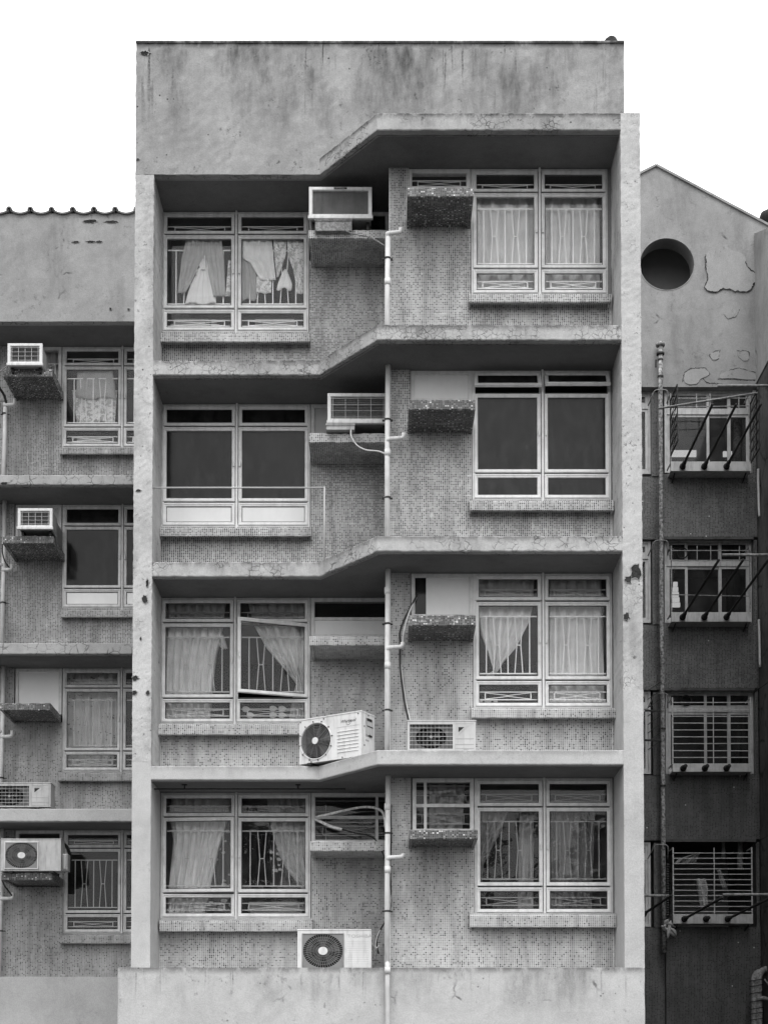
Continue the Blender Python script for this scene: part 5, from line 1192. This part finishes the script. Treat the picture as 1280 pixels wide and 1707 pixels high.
run('refrigerant_pipe', 'black hose looping from the side of the dusty fan unit', 'hose', [(103,1404,YBF+.1),(112,1412,YBF+.2),(116,1422,YBF+.35),(118,1432,YBF+.45),(113,1442,YBF+.4)], .03, 'black')

# ---- rails
t = thing('rail', 'thin grey pipe rail bent down at a right angle across the filmed window', 'rail', ray(541, 933, .06)); tt = at(t.location)
xr_ = wx(541, 870, .06); zr_ = wz(813, .06)
m = MB(); m.tube([(XL1, .06, zr_), (xr_-.008, .06, zr_)], .011, 10); m.build('top_rail', M['ink_pale'], t, smooth=True, tf=tt)
m = MB(); m.tube([(xr_, .06, zr_+.012), (xr_, .06, FLOOR[3])], .011, 10); m.build('post', M['ink_pale'], t, smooth=True, tf=tt)
t = thing('hanging_rail', 'thin rail hung from the soffit over the lowest left window', 'rail', ray(400, 1316, .3)); tt = at(t.location); zr_ = S[1][0]-.065
m = MB(); m.tube([(XL1, .3, zr_), (wx(576, 1316, .3), .3, zr_)], .010, 8); m.build('rail', M['rust'], t, tf=tt)
for px in (308, 497):
    x = wx(px, 1312, .3); m = MB(); m.tube([(x, .3, zr_), (x, .3, S[1][0])], .01, 8); m.box(x-.035, x+.035, .27, .33, S[1][0]-.012, S[1][0]-.001); m.build('hanger', M['rust'], t, tf=tt)

# ---- laundry racks on the right neighbour
def rack(label, socks, Y0, L, up, endx, endy, pole_m='rust', mats=None):
    p0 = ray(socks[1][0] if len(socks) > 1 else socks[0][0], socks[0][1], Y0); t = thing('laundry_rack', label, 'laundry rack', p0); tt = at(p0)
    for (px, py) in socks:
        a = ray(px, py, Y0); d = Vector((0, -1, up)); m = MB(); m.tube([a+d*-.02, a+d*.22], [.045, .036], 12); m.tube([a+d*.0, a+d*.03], .058, 12); m.build('socket', M['rust'], t, smooth=True, tf=tt)
        if L: m = MB(); m.tube([a, a+d*L], .022, 10); m.build('pole', M[pole_m], t, smooth=True, tf=tt)
    if L and endx:
        a = ray(endx[0], endy, Y0-L+.1); b = ray(endx[1], endy, Y0-L+.1); m = MB(); m.tube([a, b], .022, 10); m.build('end_bar', M['grille_c'], t, smooth=True, tf=tt)
    return t
rack('topmost laundry rack of three dark poles on the right neighbour', [(1137,778),(1173,778),(1210,778)], YT-.03, 2.45, .0, (1196,1300), 643)
rack('second laundry rack of three dark poles, its end bar level over the spandrel', [(1137,1029),(1173,1029),(1210,1029)], YT-.03, 2.9, .0, (1203,1300), 925)
rack('three empty pole sockets under the barred third window at right', [(1138,1281),(1174,1281),(1210,1281)], YT-.03, 0, .0, None, 0)
rack('lowest laundry rack of dark poles at right', [(1140,1532),(1212,1532)], YT-.03, 3.0, .0, (1204,1300), 1491)
rack('single empty pole socket in the middle of the lowest rack', [(1176,1532)], YT-.03, 0, .0, None, 0)
rack('partly hidden laundry rack just right of the repainted pillar', [(1072,1524)], YT+.2, 2.6, .0, (1060,1114), 1493)
a = ray(1096, 681, YT-1.2); b = ray(1262, 655, YT-1.5); m = MB(); m.tube([a, b], .018, 10); o = m.build('bamboo_pole', M['grille_c'], None, smooth=True, tf=at(a)); o.location = a; tag(o, 'long slanting pole laid across the topmost laundry rack', 'pole')
# dark grille leaf beside the pipe, third floor of the right neighbour
t = thing('side_grille', 'dark open grille leaf with slanting bars left of the peeling downpipe', 'grille', ray(1080, 1250, YC-.2)); tt = at(t.location)
m = MB(); xg0, xg1 = wx(1079, 1200, YC-.2), wx(1100, 1200, YC-.2)
for k in range(8): z = wz(1250-14*k, YC-.2); m.bar((xg0, YC-.2, z), (xg1, YC-.2, z+.16), .014)
m.build('slanting_bars', M['rust'], t, tf=tt)
m = MB(); 
for py in (1185, 1234): z = wz(py, YC-.2); m.bar((xg0-.05, YC-.21, z), (xg1, YC-.21, z), .03)
m.bar((xg1, YC-.2, wz(1165, YC-.2)), (xg1, YC-.2, wz(1238, YC-.2)), .02); m.build('frame', M['rust'], t, tf=tt)
# round vents behind the second and third cages
for (px, py, lb) in ((1137, 922, 'round vent hole behind the second cage at right'), (1143, 1168, 'round vent hole behind the third cage at right')):
    c = ray(px, py, YCW-.02); m = MB(); e = [(x, 0, z) for x, z in ell(0, 0, .095, .095, 28)]; m.tube(e+e[:1], .012, 6, False); o = m.build('vent_ring', M['rust'], None); o.location = c; tag(o, lb, 'vent')
# rag and bags
rnd = random.Random(5)
c = ray(1114, 1548, YC-.2); m = MB()
for k in range(9):
    a0 = Vector((rnd.uniform(-.13, .05), rnd.uniform(-.05, .03), rnd.uniform(.0, .16))); a1 = Vector((rnd.uniform(-.06, .14), rnd.uniform(-.06, .02), rnd.uniform(-.2, .05)))
    mid = (a0+a1)/2+Vector((rnd.uniform(-.07, .07), -.03, rnd.uniform(-.03, .06))); m.tube([a0*(1-t)**2+mid*2*t*(1-t)+a1*t*t for t in [i/8 for i in range(9)]], [.012+.022*math.sin(math.pi*i/8) for i in range(9)], 8)
o = m.build('rag_bundle', FA['mid'], None, smooth=True); o.location = c; tag(o, 'knotted grey rags tied round the foot of the peeling downpipe', 'rags')
cloth_obj('plastic_bag', 'pale plastic bag hanging in the upper left of the lowest cage', 'bag', YC-.05, [([(1422,1160),(1432,1130),(1440,1122)], [(1422,1166),(1436,1160),(1447,1150)], 2, .03)], FA['bag'])
cloth_obj('plastic_bag', 'narrow pale sleeve hanging in the middle of the lowest cage', 'bag', YC-.05, [([(1450,1195),(1470,1200),(1482,1205)], [(1450,1201),(1470,1209),(1482,1213)], 1, .02)], FA['bag'])
cloth_obj('bucket_cover', 'dim upright sack inside the lowest cage', 'sack', YC+.0, [([(1465,1160),(1480,1162),(1515,1168)], [(1465,1176),(1480,1180),(1515,1180)], 2, .05)], FA['dim'])
for (px, r_, a, b, lb) in ((1233, .05, 1400, 1450, 'pale pipe dropping inside the lowest cage, nearer the right'), (1205, .035, 1400, 1432, 'short pale pipe dropping inside the lowest cage'), (1228, .065, 690, 780, 'fat pipe standing inside the topmost caged window'), (1240, .04, 700, 780, 'slim pipe standing beside the fat one in the topmost caged window')):
    Yi = YC+.45; p0, p1 = ray(px, a, Yi), ray(px, b, Yi); m = MB(); m.tube([p0, p0.lerp(p1, .45), p0.lerp(p1, .5), p1], [r_, r_, r_*1.15, r_*1.05], 12); o = m.build('waste_pipe', M['lag'], None, smooth=True, tf=at(p1)); o.location = p1; tag(o, lb, 'pipe')
# flexible hose left of the lowest cage
p_ = [ray(1112, y_, YC-.02) for y_ in range(1440, 1530, 2)]; m = MB(); m.tube(p_, [.05 if i % 2 else .038 for i in range(len(p_))], 12); o = m.build('ribbed_hose', M['black'], None, tf=at(p_[-1])); o.location = p_[-1]; tag(o, 'black ribbed hose beside the lowest cage', 'hose')

# ---- on the roofs
import mathutils
c = ray(1018, 74, .12); bm = bmesh.new(); bmesh.ops.create_icosphere(bm, subdivisions=4, radius=1)
for v_ in bm.verts:
    n_ = mathutils.noise.noise(v_.co*1.6)*.10+mathutils.noise.noise(v_.co*6)*.03
    v_.co *= 1+n_; v_.co.x *= .11; v_.co.y *= .11; v_.co.z *= .14 if v_.co.z > 0 else .02
me = bpy.data.meshes.new('roof_stone'); bm.to_mesh(me); bm.free(); me.materials.append(M['stone']); o = bpy.data.objects.new('roof_stone', me); C.objects.link(o); o.location = (c.x, .12, ZTOP+.035); tag(o, 'dark rounded lump on the right corner of the flat roof', 'stone')
c = ray(1275, 400, YC+.9); t = thing('vent_cowl', 'dark round cowl on a thin white post at the upper right edge', 'vent', c)
m = MB(); m.tube([(0, 0, -.2), (0, 0, .34)], .022, 10); m.build('post', M['enamel'], t, smooth=True)
m = MB(); m.tube([(0, 0, .30), (.02, 0, .32), (.05, 0, .40), (.07, 0, .50), (.07, 0, .56), (.06, 0, .585)], [.05, .12, .17, .16, .10, .03], 16); m.build('cowl', M['stone'], t, smooth=True)
m = MB()
p0 = Vector((XR0+.04, YR+.1, S[4][1]))
for k in range(7): m.tube([p0+Vector((jit(.03), jit(.03), 0)), p0+Vector((.01+jit(.05), jit(.04), .05)), p0+Vector((.02+jit(.08), jit(.05), .09+jit(.03)))], [.003, .0025, .001], 4)
o = m.build('weed', M['leaf'], None, tf=at(p0)); o.location = p0; tag(o, 'tiny weed growing at the inner top corner of the right pillar', 'plant')

# ---- trees across the street, behind the camera (seen only as reflections in the lowest windows)
def tree(x, y, h, rad, label, seed):
    rnd = random.Random(seed); t = thing('street_tree', label, 'tree', (x, y, GROUND))
    m = MB(); m.tube([(0,0,0), (.1,0,h*.25), (0,.1,h*.5), (.1,.1,h*.8)], [.3,.24,.18,.06], 10)
    for k in range(8):
        a = rnd.uniform(0, 6.28); z = h*rnd.uniform(.35, .7); m.tube([(0,0,z), (rad*.4*math.cos(a), rad*.4*math.sin(a), z+h*.08), (rad*.75*math.cos(a), rad*.75*math.sin(a), z+h*.14)], [.09,.06,.02], 6)
    m.build('trunk', M['bark'], t)
    m = MB(); cl = [(Vector((rnd.gauss(0, rad*.45), rnd.gauss(0, rad*.45), h*rnd.uniform(.42, .95))), rnd.uniform(.5, 1.1)) for _ in range(60)]
    for c_, r_ in cl:
        for _ in range(150):
            d = Vector((rnd.gauss(0,1), rnd.gauss(0,1), rnd.gauss(0,.7))).normalized()*r_*rnd.random()**.4; p = c_+d; s_ = rnd.uniform(.06, .14)
            a = Vector((rnd.uniform(-1,1), rnd.uniform(-1,1), rnd.uniform(-.5,.5))).normalized(); b = a.orthogonal().normalized(); m.add([p-a*s_, p+b*s_*.5, p+a*s_, p-b*s_*.5], [(0,1,2,3)])
    m.build('crown', M['leaf'], t)
tree(-5.5, -31, 11.5, 3.4, 'leafy tree across the street reflected in the lowest left window', 1)
tree(1.5, -32, 12.3, 3.6, 'leafy tree across the street reflected in the lowest windows', 2)
tree(8.5, -31, 11.6, 3.4, 'leafy tree across the street reflected in the lowest right window', 3)

run('waste_pipe', 'short slim pale pipe in the dark corner below the topmost spandrel edge', 'pipe', [(1263,782,YC-.25),(1263,800,YC-.25),(1264,840,YC-.25),(1265,861,YC-.25)], .022, 'pvc_b')
run('waste_pipe', 'short slim pale pipe in the dark corner beside the second spandrel', 'pipe', [(1264,1033,YC-.25),(1265,1060,YC-.25),(1266,1112,YC-.25)], .022, 'pvc_b')
run('cable', 'thin dark cable sagging between the dark side wall and the third cage', 'cable', [(1256,1155,YC-.3),(1266,1147,YC-.5),(1279,1138,YC-.8),(1295,1128,YC-1.1)], .008, 'cable')
run('cable', 'thin dark cable sagging between the dark side wall and the lowest cage', 'cable', [(1257,1407,YC-.3),(1267,1400,YC-.5),(1280,1393,YC-.8),(1296,1384,YC-1.1)], .008, 'cable')
